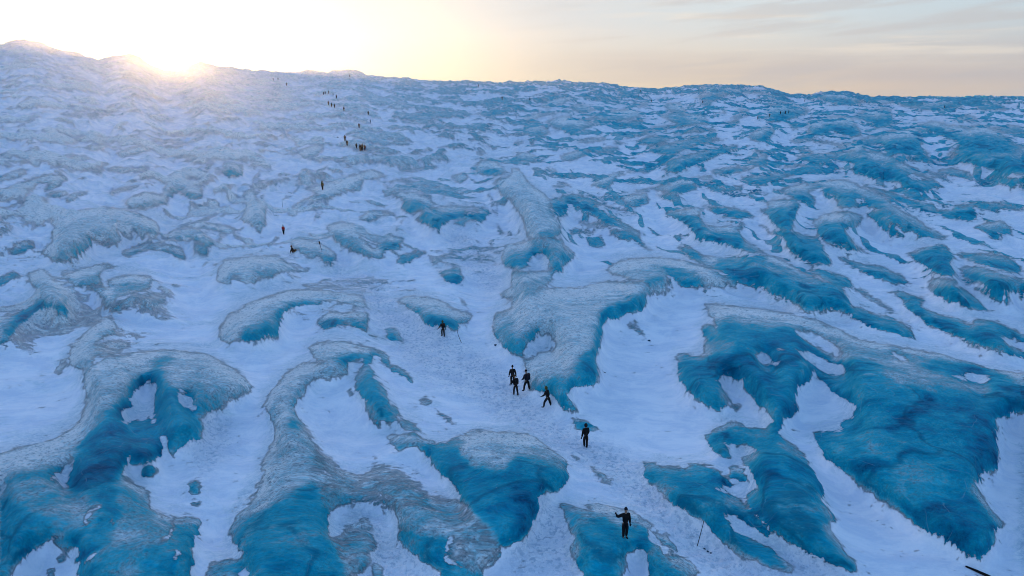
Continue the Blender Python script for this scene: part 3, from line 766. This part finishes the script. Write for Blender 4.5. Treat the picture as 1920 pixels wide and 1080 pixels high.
hb = t.math('ADD', t.math('MULTIPLY', t.math('MULTIPLY', t.math('ADD', f1, t.math('MULTIPLY', f0, 0.35)), icem), 0.30), t.math('MULTIPLY', t.math('MULTIPLY', t.noise(pos, 4.5, 4, 0.6), t.math('SUBTRACT', 1.0, icem)), t.math('ADD', 0.05, t.math('MULTIPLY', aT, 0.22))))
hb = t.math('ADD', hb, t.math('MULTIPLY', t.math('MULTIPLY', f2, icem), 0.35))
hb = t.math('ADD', hb, t.math('MULTIPLY', t.math('SUBTRACT', 1.0, icem), 0.05))
bp = t.new('ShaderNodeBump'); bp.inputs['Strength'].default_value = 0.9; bp.inputs['Distance'].default_value = 1.0
t.l.new(hb, bp.inputs['Height']); t.l.new(bp.outputs[0], P.inputs['Normal'])
glacier.data.materials.append(m)
# ---END-TERRAIN

# ------------------------------------------------------------------ cold air full of fine ice dust
hz = bpy.data.meshes.new('haze')
bx = [(-900, -700, -8), (900, -700, -8), (900, 1100, -8), (-900, 1100, -8), (-900, -700, 110), (900, -700, 110), (900, 1100, 110), (-900, 1100, 110)]
hz.from_pydata(bx, [], [(0, 3, 2, 1), (4, 5, 6, 7), (0, 1, 5, 4), (1, 2, 6, 5), (2, 3, 7, 6), (3, 0, 4, 7)])
haze = tag(bpy.data.objects.new('haze', hz), kind='stuff'); col.objects.link(haze)
hm = bpy.data.materials.new('ice_dust_air'); hm.use_nodes = True; ht = NT(hm.node_tree); ht.n.clear()
pv = ht.new('ShaderNodeVolumePrincipled'); ho = ht.new('ShaderNodeOutputMaterial'); ht.l.new(pv.outputs[0], ho.inputs['Volume'])
pv.inputs['Color'].default_value = (0.95, 0.95, 1.0, 1); pv.inputs['Density'].default_value = 0.00013; pv.inputs['Anisotropy'].default_value = 0.80
hz.materials.append(hm)

# ------------------------------------------------------------------ people
def plain(name, rgb, rough=0.8):
    m, t, p = mat(name)
    n = t.noise(t.new('ShaderNodeTexCoord').outputs['Object'], 9.0, 3)
    t.l.new(t.mix(n, tuple(c*0.6 for c in rgb), tuple(min(c*1.2, 1) for c in rgb)), p.inputs['Base Color'])
    p.inputs['Roughness'].default_value = rough; p.inputs['Specular IOR Level'].default_value = 0.12; return m
M_black = plain('black_fabric', (0.008, 0.008, 0.010)); M_navy = plain('navy_fabric', (0.010, 0.013, 0.022)); M_red = plain('red_fabric', (0.38, 0.015, 0.02))
M_olive = plain('olive_fabric', (0.07, 0.075, 0.02)); M_brown = plain('brown_fabric', (0.10, 0.05, 0.02)); M_boot = plain('boot_leather', (0.006, 0.006, 0.007), 0.5)
M_skin = plain('skin', (0.35, 0.20, 0.14), 0.6); M_hair = plain('hair', (0.02, 0.014, 0.01)); M_maroon = plain('maroon_fabric', (0.10, 0.010, 0.018))
M_metal = plain('dark_metal', (0.03, 0.035, 0.045), 0.4); M_darkice = plain('dark_ice', (0.02, 0.06, 0.10), 0.5); M_orange = plain('orange_fabric', (0.35, 0.13, 0.03))

def skin_mesh(name, verts, edges, rad, sub=1, root=0):
    me = bpy.data.meshes.new(name+'_bones'); me.from_pydata([tuple(v) for v in verts], edges, [])
    o = bpy.data.objects.new(name+'_bones', me); col.objects.link(o)
    o.modifiers.new('skin', 'SKIN'); sm = o.modifiers.new('sub', 'SUBSURF'); sm.levels = sub; sm.render_levels = sub
    for i, s in enumerate(me.skin_vertices[0].data):
        r = rad[i]; s.radius = (r, r) if not isinstance(r, tuple) else r; s.use_root = (i == root)
    dg = bpy.context.evaluated_depsgraph_get(); dg.update()
    out = bpy.data.meshes.new_from_object(o.evaluated_get(dg)); out.name = name
    bpy.data.objects.remove(o); bpy.data.meshes.remove(me)
    for p in out.polygons: p.use_smooth = True
    return out
def ball(c, r, sc=(1, 1, 1), seg=14, rings=10, fn=None):
    vs, fs = [], []
    for i in range(rings+1):
        th = math.pi*i/rings
        for j in range(seg):
            ph = 2*math.pi*j/seg; v = Vector((math.sin(th)*math.cos(ph), math.sin(th)*math.sin(ph), math.cos(th)))
            if fn: v = fn(v)
            vs.append((c[0]+v.x*r*sc[0], c[1]+v.y*r*sc[1], c[2]+v.z*r*sc[2]))
    for i in range(rings):
        for j in range(seg):
            a = i*seg+j; b = i*seg+(j+1) % seg; fs.append((a, b, b+seg, a+seg))
    return vs, fs
def join(parts):
    vs, fs = [], []
    for v, f in parts:
        n = len(vs); vs += v; fs += [tuple(i+n for i in q) for q in f]
    return vs, fs
def as_geo(me): return [tuple(v.co) for v in me.vertices], [tuple(p.vertices) for p in me.polygons]
def mesh_obj(name, geo, m, parent=None, smooth=True):
    me = geo if isinstance(geo, bpy.types.Mesh) else bpy.data.meshes.new(name)
    if me is not geo: me.from_pydata(geo[0], [], geo[1]); me.update()
    if smooth:
        for p in me.polygons: p.use_smooth = True
    me.materials.clear(); me.materials.append(m)
    o = bpy.data.objects.new(name, me); col.objects.link(o); o.parent = parent; return o
def V(*a): return Vector(a)

def joints(leg_f=(0.0, 0.0), leg_s=0.10, arm=((0, 0.10), (0, 0.10)), fore=((0.1, 0), (0.1, 0)), lean=0.04, sit=False, knee=(0.0, 0.0)):
    """joint positions of a 1.76 m figure facing +Y; index 0 is its left side (-X when seen from the front is its right)"""
    J = {}; hz = 0.93
    if sit: hz = 0.14
    J['pelvis'] = V(0, 0, hz); J['belly'] = V(0, lean*0.4, hz+0.22); J['chest'] = V(0, lean, hz+0.42); J['neck'] = V(0, lean*1.3, hz+0.58); J['head'] = V(0, lean*1.5+0.015, hz+0.72)
    for k, sx in ((0, -1), (1, 1)):
        J['hip%d' % k] = V(sx*0.10, 0, hz-0.03)
        if sit:
            J['knee%d' % k] = V(sx*0.16, 0.40, 0.40-0.1*k); J['ankle%d' % k] = V(sx*0.15, 0.66+0.1*k, 0.09)
        else:
            f = leg_f[k]; kb = knee[k]
            J['ankle%d' % k] = V(sx*leg_s, f*0.9, 0.09+max(0, -kb)*0.1); J['knee%d' % k] = V(sx*(0.10+leg_s)*0.5, f*0.5+0.05+abs(kb)*0.1, 0.50)
        J['toe%d' % k] = J['ankle%d' % k]+V(sx*0.02, 0.17, -0.05)
        s = V(sx*0.175, lean, hz+0.465); J['sh%d' % k] = s
        a, b = arm[k]; e = s+V(sx*math.sin(b)*0.29*math.cos(a), math.sin(a)*0.29, -math.cos(a)*math.cos(b)*0.29); J['el%d' % k] = e
        a, b = fore[k]; J['wr%d' % k] = e+V(sx*math.sin(b)*0.26*math.cos(a), math.sin(a)*0.26, -math.cos(a)*math.cos(b)*0.26)
    return J
def head_fn(v):
    if v.y > 0.3 and abs(v.x) < 0.28 and -0.35 < v.z < 0.05: v = v+Vector((0, 0.16*(1-abs(v.x)/0.28), 0))      # nose
    if v.z < -0.2: v = Vector((v.x*(1+v.z*0.35), v.y*(1+0.1*v.z), v.z))                                       # jaw
    if v.y > 0.5 and abs(v.z-0.12) < 0.12 and 0.15 < abs(v.x) < 0.6: v = v*0.95                              # eye sockets
    return v
def body_mesh(J, detail):
    ks = ['pelvis', 'belly', 'chest', 'neck', 'head', 'hip0', 'knee0', 'ankle0', 'hip1', 'knee1', 'ankle1', 'sh0', 'el0', 'wr0', 'sh1', 'el1', 'wr1', 'toe0', 'toe1']
    ix = {k: i for i, k in enumerate(ks)}
    E = [('pelvis', 'belly'), ('belly', 'chest'), ('chest', 'neck'), ('neck', 'head'), ('pelvis', 'hip0'), ('hip0', 'knee0'), ('knee0', 'ankle0'), ('pelvis', 'hip1'), ('hip1', 'knee1'),
         ('knee1', 'ankle1'), ('chest', 'sh0'), ('sh0', 'el0'), ('el0', 'wr0'), ('chest', 'sh1'), ('sh1', 'el1'), ('el1', 'wr1'), ('ankle0', 'toe0'), ('ankle1', 'toe1')]
    Rd = dict(pelvis=.085, belly=.08, chest=.09, neck=.05, head=.06, hip=.065, knee=.05, ankle=.036, sh=.05, el=.038, wr=.026, toe=.026)
    me = skin_mesh('body', [J[k] for k in ks], [(ix[a], ix[b]) for a, b in E], [Rd[k.rstrip('01')] for k in ks], 1 if detail else 0)
    g = as_geo(me); bpy.data.meshes.remove(me)
    h = J['head']; parts = [g, ball(h+V(0, 0.01, 0.03), 0.1, (0.78, 0.98, 1.18), fn=head_fn)]
    if detail: parts += [ball(h+V(s*0.08, 0.0, 0.02), 0.022, (0.5, 1, 1.4), 6, 5) for s in (-1, 1)]
    return join(parts)
def glove_mesh(w, e):
    d = (w-e).normalized(); side = d.cross(V(0, 1, 0.2)).normalized(); cur = side.cross(d).normalized()
    vs = [w, w+d*0.05, w-d*0.05]; es = [(0, 1), (2, 0)]; rd = [0.036, (0.042, 0.026), 0.042]
    for k, (off, ln) in enumerate(((-0.03, 0.065), (-0.010, 0.078), (0.010, 0.074), (0.03, 0.058))):
        n = len(vs); b = w+d*0.085+side*off; vs += [b, b+d*ln*0.55+cur*0.012, b+d*ln*0.9+cur*0.035]; es += [(1, n), (n, n+1), (n+1, n+2)]; rd += [0.013, 0.012, 0.009]
    n = len(vs); b = w+d*0.035+side*-0.04; vs += [b, b+d*0.03-side*0.02+cur*0.015, b+d*0.055-side*0.022+cur*0.03]; es += [(1, n), (n, n+1), (n+1, n+2)]; rd += [0.016, 0.013, 0.010]
    return skin_mesh('glove', vs, es, rd, 1)
def jacket_mesh(J, puff, detail):
    low = J['pelvis']+(V(0, 0, -0.05) if J['pelvis'].z > 0.5 else V(0, 0, 0.0))
    vs = [low, J['belly'], J['chest'], J['neck']-V(0, 0, 0.01), J['sh0'], J['el0'], J['wr0']*0.93+J['el0']*0.07, J['sh1'], J['el1'], J['wr1']*0.93+J['el1']*0.07]
    es = [(0, 1), (1, 2), (2, 3), (2, 4), (4, 5), (5, 6), (2, 7), (7, 8), (8, 9)]
    rd = [(.185, .155), (.175, .155), (.175, .16), .10, .10, .075, .058, .10, .075, .058]
    return skin_mesh('jacket', vs, es, [tuple(q*puff for q in r) if isinstance(r, tuple) else r*puff for r in rd], 1 if detail else 0)
def trouser_mesh(J, detail):
    vs = [J['pelvis']+V(0, 0, 0.10), J['pelvis']-V(0, 0, 0.06) if J['pelvis'].z > .5 else J['pelvis'], J['hip0'], J['knee0'], J['ankle0'], J['hip1'], J['knee1'], J['ankle1']]
    return skin_mesh('trousers', vs, [(0, 1), (1, 2), (2, 3), (3, 4), (1, 5), (5, 6), (6, 7)], [.145, .14, .115, .09, .072, .115, .09, .072], 1 if detail else 0)
def boot_mesh(J, k):
    a, t_ = J['ankle%d' % k], J['toe%d' % k]
    d = (t_-a); d.z = 0
    return skin_mesh('boot', [a+V(0, 0, 0.08), a-V(0, 0, 0.03), a+d*0.6-V(0, 0, 0.045), a+d*1.15-V(0, 0, 0.05)], [(0, 1), (1, 2), (2, 3)], [.055, .055, .05, .042], 1)
def hat_mesh(J, hood):
    h = J['head']+V(0, -0.008, 0.055)
    def cap(v):
        if hood: return v if v.y < 0.55 else Vector((v.x, 0.55, v.z))
        return v if v.z > -0.1 else Vector((v.x, v.y, -0.1))
    parts = [ball(h if not hood else h-V(0, 0.02, 0.03), 0.108 if not hood else 0.135, (0.86, 1.02, 1.12), fn=cap)]
    if not hood: parts.append(ball(h+V(0, 0, 0.13), 0.028, seg=8, rings=6))
    return join(parts)
def pack_mesh(J, s=1.0):
    c = (J['chest']+J['belly'])*0.5+V(0, -0.22, 0.05)
    def box(v):
        q = Vector([math.copysign(abs(a)**0.45, a) for a in v]); return q
    return join([ball(c, 0.15*s, (1.0, 0.62, 1.65), 16, 10, fn=box), ball(c+V(0, -0.10*s, -0.08), 0.09*s, (1.0, 0.5, 1.2), 12, 8, fn=box), ball(c+V(0, 0.0, 0.27*s), 0.10*s, (1.25, 0.7, 0.5), 12, 8)])
def person(pose, jm, tm, hm, hood=False, pack=False, detail=True, puff=1.0, mm=None):
    r = bpy.data.objects.new('person', None); col.objects.link(r); r.empty_display_size = 0.3
    J = joints(**pose)
    mesh_obj('body', body_mesh(J, detail), M_skin, r)
    mesh_obj('jacket', jacket_mesh(J, puff, detail), jm, r)
    mesh_obj('trousers', trouser_mesh(J, detail), tm, r)
    mesh_obj('hood' if hood else 'hat', hat_mesh(J, hood), hm, r)
    for k in (0, 1):
        mesh_obj('boot', boot_mesh(J, k), M_boot, r)
        if detail: mesh_obj('glove', glove_mesh(J['wr%d' % k], J['el%d' % k]), M_black, r)
    if pack: mesh_obj('backpack', pack_mesh(J), mm or M_navy, r)
    return r
def kids(o): return [c for c in bpy.data.objects if c.parent == o]
def dup(src):
    r = src.copy(); col.objects.link(r)
    for c in kids(src):
        d = c.copy(); col.objects.link(d); d.parent = r
    return r
DEBUG = False
def stand(o, px, py, h, yaw, label, group=None, cat='person', sink=0.03):
    p = at(px, py); depth = p.y*cp-(p.z-CAM_Z)*sp
    al = math.asin(min(1, (CAM_Z-p.z)/p.length if p.length else 0)) if True else 0
    want = h*depth/F/max(math.cos(al), 0.5); s = min(max(want/1.76, 0.86), 1.14)
    o.location = (p.x, p.y, p.z-sink); o.rotation_euler = (0, 0, R(yaw)); o.scale = (s, s, s)
    print('person', px, py, 'ratio %.2f' % (want/1.76)) if DEBUG else None
    tag(o, label, cat, group); return o

UP = ((math.pi*0.05, 1.35), (0.1, 0.12))
stand(person(dict(leg_f=(0.0, 0.06), leg_s=0.09, arm=((0.05, 0.16), (0.0, 1.15)), fore=((0.12, 0.10), (0.2, 2.75)), lean=0.0), M_black, M_black, M_navy), 1171, 1007, 44, 188,
      'person in black standing on blue ice with one arm raised, nearest to the camera', 'hikers on the track')
stand(person(dict(leg_f=(0.12, -0.10), leg_s=0.05, arm=((-0.2, 0.30), (0.15, 0.22)), fore=((-0.1, 0.30), (0.5, 0.0)), lean=0.05), M_black, M_black, M_black, hood=True), 1098, 840, 40, 20,
      'person in black walking alone over the trodden snow with arms held out, second nearest', 'hikers on the track')
stand(person(dict(leg_f=(0.33, -0.36), leg_s=0.10, arm=((0.35, 0.12), (-0.35, 0.1)), fore=((1.0, 0.1), (0.1, 0.05)), lean=0.12, knee=(0.3, 0)), M_black, M_black, M_olive, hood=True, puff=1.05), 1027, 765, 37, 62,
      'person in black with an olive hood striding left beside the blue ice edge', 'hikers on the track')
stand(person(dict(leg_f=(0.24, -0.26), leg_s=0.13, arm=((0.25, 0.15), (-0.1, 0.12)), fore=((0.9, 0.0), (0.5, 0.0)), lean=0.08), M_navy, M_black, M_black, pack=True), 988, 735, 38, 40,
      'person in dark clothes with a backpack, legs apart, right of the pair on the snow', 'hikers on the track')
stand(person(dict(leg_f=(0.12, -0.2), leg_s=0.11, arm=((0.3, 0.3), (-0.2, 0.3)), fore=((0.9, 0.1), (0.5, 0.1)), lean=0.10), M_black, M_black, M_brown, pack=True, mm=M_black, puff=1.05), 967, 741, 35, 35,
      'person in black with elbows out, lower of the overlapping pair on the snow', 'hikers on the track')
stand(person(dict(leg_f=(0.1, -0.1), leg_s=0.10, arm=((0.1, 0.22), (0.0, 0.30)), fore=((0.2, 0.15), (0.1, 0.2)), lean=0.02), M_black, M_black, M_black), 961, 722, 35, 10,
      'person in black seen just above another hiker, upper of the overlapping pair', 'hikers on the track')
stand(person(dict(leg_f=(0.18, -0.2), leg_s=0.06, arm=((0.2, 0.50), (-0.1, 0.25)), fore=((0.3, 0.6), (0.0, 0.15)), lean=0.05), M_black, M_black, M_olive, hood=True), 831, 632, 29, 30,
      'person with an olive hood walking alone past a small blue ice wall, arms out', 'hikers on the track')
stand(person(dict(leg_f=(0.05, -0.06), leg_s=0.07, arm=((0.1, 0.1), (0.1, 0.1)), fore=((0.2, 0), (0.2, 0)), lean=0.03), M_brown, M_black, M_brown, hood=True, pack=True, mm=M_olive), 605, 357, 21, 0,
      'person in a brown jacket with an olive pack on the pale ice hump', 'hikers on the track')
stand(person(dict(leg_f=(0.05, -0.06), leg_s=0.06, arm=((0.0, 0.14), (0.0, 0.14)), fore=((0.1, 0), (0.1, 0)), lean=0.02), M_red, M_black, M_black, puff=1.1), 532, 440, 18, 0,
      'person in a red jacket and black trousers walking on the snow', 'hikers on the track')
stand(person(dict(arm=((0.5, 0.4), (-0.5, 0.4)), fore=((0.4, 0.2), (-0.3, 0.2)), lean=-0.06, sit=True), M_black, M_black, M_black, hood=True, puff=1.25), 549, 474, 24, -75,
      'person in black sitting on the snow with legs stretched to the right', 'hikers on the track')
# figures farther up the track: built once each in three poses, then copied with their parts
T1 = person(dict(leg_f=(0.16, -0.16), leg_s=0.07, arm=((0.2, 0.16), (-0.2, 0.16)), fore=((0.5, 0), (0.1, 0)), lean=0.05), M_black, M_black, M_black, pack=True, detail=False, puff=1.05)
T2_ = person(dict(leg_f=(0.05, -0.05), leg_s=0.08, arm=((0.0, 0.18), (0.0, 0.18)), fore=((0.1, 0), (0.1, 0)), lean=0.02), M_navy, M_black, M_black, hood=True, detail=False, puff=1.1)
T3 = person(dict(leg_f=(0.08, -0.14), leg_s=0.06, arm=((0.1, 0.14), (0.1, 0.14)), fore=((0.6, 0), (0.3, 0)), lean=0.08), M_maroon, M_maroon, M_black, pack=True, detail=False)
MID = [
 (647, 265, 11.5, T2_, 'dark hiker leading the pair on the pale slope, upper one'), (651, 273.5, 11, T1, 'dark hiker with a backpack, lower of the pair on the pale slope'),
 (668.6, 278.5, 10.5, T1, 'dark hiker apart on the left of the cluster of five'), (675.6, 283.8, 12.5, T2_, 'dark hiker at the front left of the tight knot of three'),
 (678.8, 284.3, 12, T1, 'dark hiker with a pack at the front right of the tight knot of three'), (680, 281.5, 11.5, T2_, 'hiker half hidden behind the tight knot of three'),
 (684.3, 283, 11, T3, 'hiker in maroon clothes at the right end of the cluster of five'), (673.4, 240, 9, T2_, 'lone dark hiker on the snow above the cluster of five'),
 (690.7, 216, 8, T1, 'lone dark hiker on the snow right of the long file'), (645, 209, 8, T2_, 'lone dark hiker below and right of three walking in file'),
 (616, 197.2, 8, T2_, 'left hiker of the three walking in file high on the slope'), (622, 201.3, 8, T1, 'middle hiker of the three walking in file high on the slope'),
 (627.5, 203, 7.5, T2_, 'right hiker of the three walking in file high on the slope'), (631, 184.6, 7, T1, 'rightmost dark hiker of the highest row of five')]
for k, (px, py, h, T, lb) in enumerate(MID):
    first = T.location.length == 0
    stand(T if first else dup(T), px, py, h, (17*k) % 50-10, lb, 'hikers high on the slope', sink=0.05)
# the farthest figures show only as specks: one mesh each
def speck(T):
    parts = []
    for c in kids(T): parts.append(as_geo(c.data))
    return join(parts)
_sp = bpy.data.meshes.new('person'); _g = speck(T2_); _sp.from_pydata(_g[0], [], _g[1]); _sp.materials.append(M_navy)
FAR = [(606.6, 178.8, 4, 'tiny figure at the left end of the highest row of five'), (610, 178, 4.5, 'tiny figure second from left in the highest row of five'),
 (616.6, 177, 4.5, 'tiny figure in the middle of the highest row of five'), (624.7, 181, 4.8, 'tiny figure second from right in the highest row of five'),
 (512.6, 152.6, 5, 'tiny figure left of two others near the left skyline'), (521.5, 150.2, 4, 'tiny figure in the middle of three near the left skyline'),
 (537.8, 161.2, 6, 'tiny figure right of two others below the left skyline'), (656.2, 145.5, 6, 'tiny figure just under the skyline above the long file'),
 (694.5, 231.5, 5, 'small grey figure on the slope right of the lone hiker'), (897, 163.2, 4.5, 'tiny figure under the skyline at the middle of the horizon'),
 (941.5, 187.2, 7, 'small dark figure beside a snow hollow right of the middle'), (993.5, 188.3, 5.5, 'small dark figure at the foot of grey ice right of the middle'),
 (1197.7, 183.3, 5.5, 'tiny figure left of the bright blue far ice'), (1200.6, 174.2, 3.5, 'tiny figure right under the skyline above the bright blue far ice'),
 (1221, 192.2, 5.5, 'tiny figure below the bright blue far ice'), (1317.5, 193.3, 5, 'tiny figure on the far ridge left of the right hand group'),
 (1303, 192.6, 3.5, 'tiny figure left of another on the far ridge'), (1420.6, 223.8, 6, 'small figure alone on the snow, leftmost of the right hand group'),
 (1443, 219.6, 5.8, 'small figure on the snow, second from left of the right hand group'), (1463, 215.2, 5.8, 'small figure at the end of a blue ice bank, third of the right hand group'),
 (1472.5, 213.8, 5.8, 'small figure beside another at the right hand group, left of the two'), (1478.7, 213, 6.2, 'small figure beside another at the right hand group, right of the two'),
 (1508.7, 190.8, 4.5, 'tiny figure on the far snow right of the right hand group'), (1770.8, 202.6, 4.5, 'tiny figure alone on the far ice near the right edge')]
for k, (px, py, h, lb) in enumerate(FAR):
    o = bpy.data.objects.new('person', _sp); col.objects.link(o)
    stand(o, px, py, h, (37*k) % 180, lb, 'distant hikers on the far ice', sink=0.05)

# ------------------------------------------------------------------ marker poles, loose ice, lumps standing in for footprints
def tube(pts, rads, seg=8):
    vs, fs = [], []
    for i, (p, r) in enumerate(zip(pts, rads)):
        d = (pts[min(i+1, len(pts)-1)]-pts[max(i-1, 0)]).normalized(); a = d.cross(V(0.3, 1, 0.1)).normalized(); b = d.cross(a)
        for j in range(seg):
            q = p+(a*math.cos(2*math.pi*j/seg)+b*math.sin(2*math.pi*j/seg))*r; vs.append(tuple(q))
    for i in range(len(pts)-1):
        for j in range(seg): fs.append((i*seg+j, i*seg+(j+1) % seg, (i+1)*seg+(j+1) % seg, (i+1)*seg+j))
    fs.append(tuple(range(seg))[::-1]); fs.append(tuple((len(pts)-1)*seg+j for j in range(seg))); return vs, fs
def wand(px, py, h, tilt, r, label, flag=False, bend=0.0):
    p = at(px, py); o = bpy.data.objects.new('marker_pole', None); col.objects.link(o); o.location = p-V(0, 0, 0.1)
    dx, dy = tilt; H_ = h+0.1
    pts = [V(dx*s+bend*math.sin(s*2.4)*0.4, dy*s, H_*s) for s in [i/6 for i in range(7)]]
    mesh_obj('shaft', tube(pts, [r*(1.15-0.3*i/6) for i in range(7)]), M_metal, o)
    mesh_obj('tip_cap', ball(pts[-1], r*1.5, (1, 1, 1.4), 8, 6), M_black, o)
    if flag:
        a = pts[-1]; mesh_obj('rolled_flag', tube([a-V(dx*0.35, dy*0.35, h*0.38), a-V(dx*.2, dy*.2, h*0.2), a+V(0.01, 0, 0)], [r*1.6, r*3.0, r*2.4]), M_black, o)
    return tag(o, label, 'pole', 'thin marker poles along the track')
wand(1306.7, 1026, 1.55, (0.26, 0.0), 0.020, 'thin dark marker pole leaning right in the lumpy snow, nearest of the poles')
wand(603, 469, 1.35, (-0.28, 0.0), 0.035, 'marker pole with a dark rolled flag beside grey ice, near the sitting person', flag=True)
wand(530, 389, 1.25, (0.0, 0.0), 0.024, 'faint thin marker pole in the snow above the red jacket')
wand(866, 643, 1.25, (-0.42, 0.3), 0.024, 'bent thin marker pole beside the small blue ice wall', bend=-0.25)
a, b = at(1811, 1065), at(1850, 1083); dv = b-a
pts = [a-dv*0.05+V(0, 0, 0.02), a+V(0, 0, 0.05), a+dv*0.5+V(0, 0, 0.07), b+V(0, 0, 0.08), b+dv*0.6+V(0, 0, 0.08)]
q = bpy.data.objects.new('lying_pole', None); col.objects.link(q); q.location = a
mesh_obj('shaft', tube([x-a for x in pts[1:]], [0.045, 0.065, 0.075, 0.075], 10), M_black, q)
mesh_obj('pointed_tip', tube([pts[0]-a, pts[1]-a], [0.008, 0.045], 10), M_black, q)
tag(q, 'thick black pole with a pointed tip lying on the snow at the bottom right edge', 'pole')
rnd = random.Random(4)
def lump(v, s):
    return v*(0.8+0.35*vnoise(np.array([v.x*1.7+s]), np.array([v.y*1.7+v.z*2.3]), s)[0])
for k, (px, py, r, lb) in enumerate(((929.5, 648, 0.16, 'small dark ice chunk on the snow below the frosted ice'), (1217, 640, 0.15, 'small dark ice chunk on the broad snow patch'), (1134, 699.5, 0.08, 'tiny dark ice chunk beside the blue ice edge'),
                         (633, 258, 0.30, 'dark lump on the snow left of the upper pair of hikers'), (1321, 1031, 0.06, 'first small dark lump standing in for a footprint right of the nearest marker pole'),
                         (1327, 1034.5, 0.07, 'second small dark lump standing in for a footprint right of the nearest marker pole'), (1333, 1037.5, 0.06, 'third small dark lump standing in for a footprint right of the nearest marker pole'))):  # the three lumps by the pole are added in place of dark footprints
    p = at(px, py); o = mesh_obj('ice_or_footprint_lump', ball((0, 0, 0), r, (1.35, 0.9, 0.7), 12, 9, fn=lambda v, k=k: lump(v, k+3)), M_darkice, None, smooth=False)
    o.location = p+V(0, 0, r*0.2); o.rotation_euler = (0, 0, R(-25)); tag(o, lb, 'ice chunk', 'loose dark lumps on the snow')
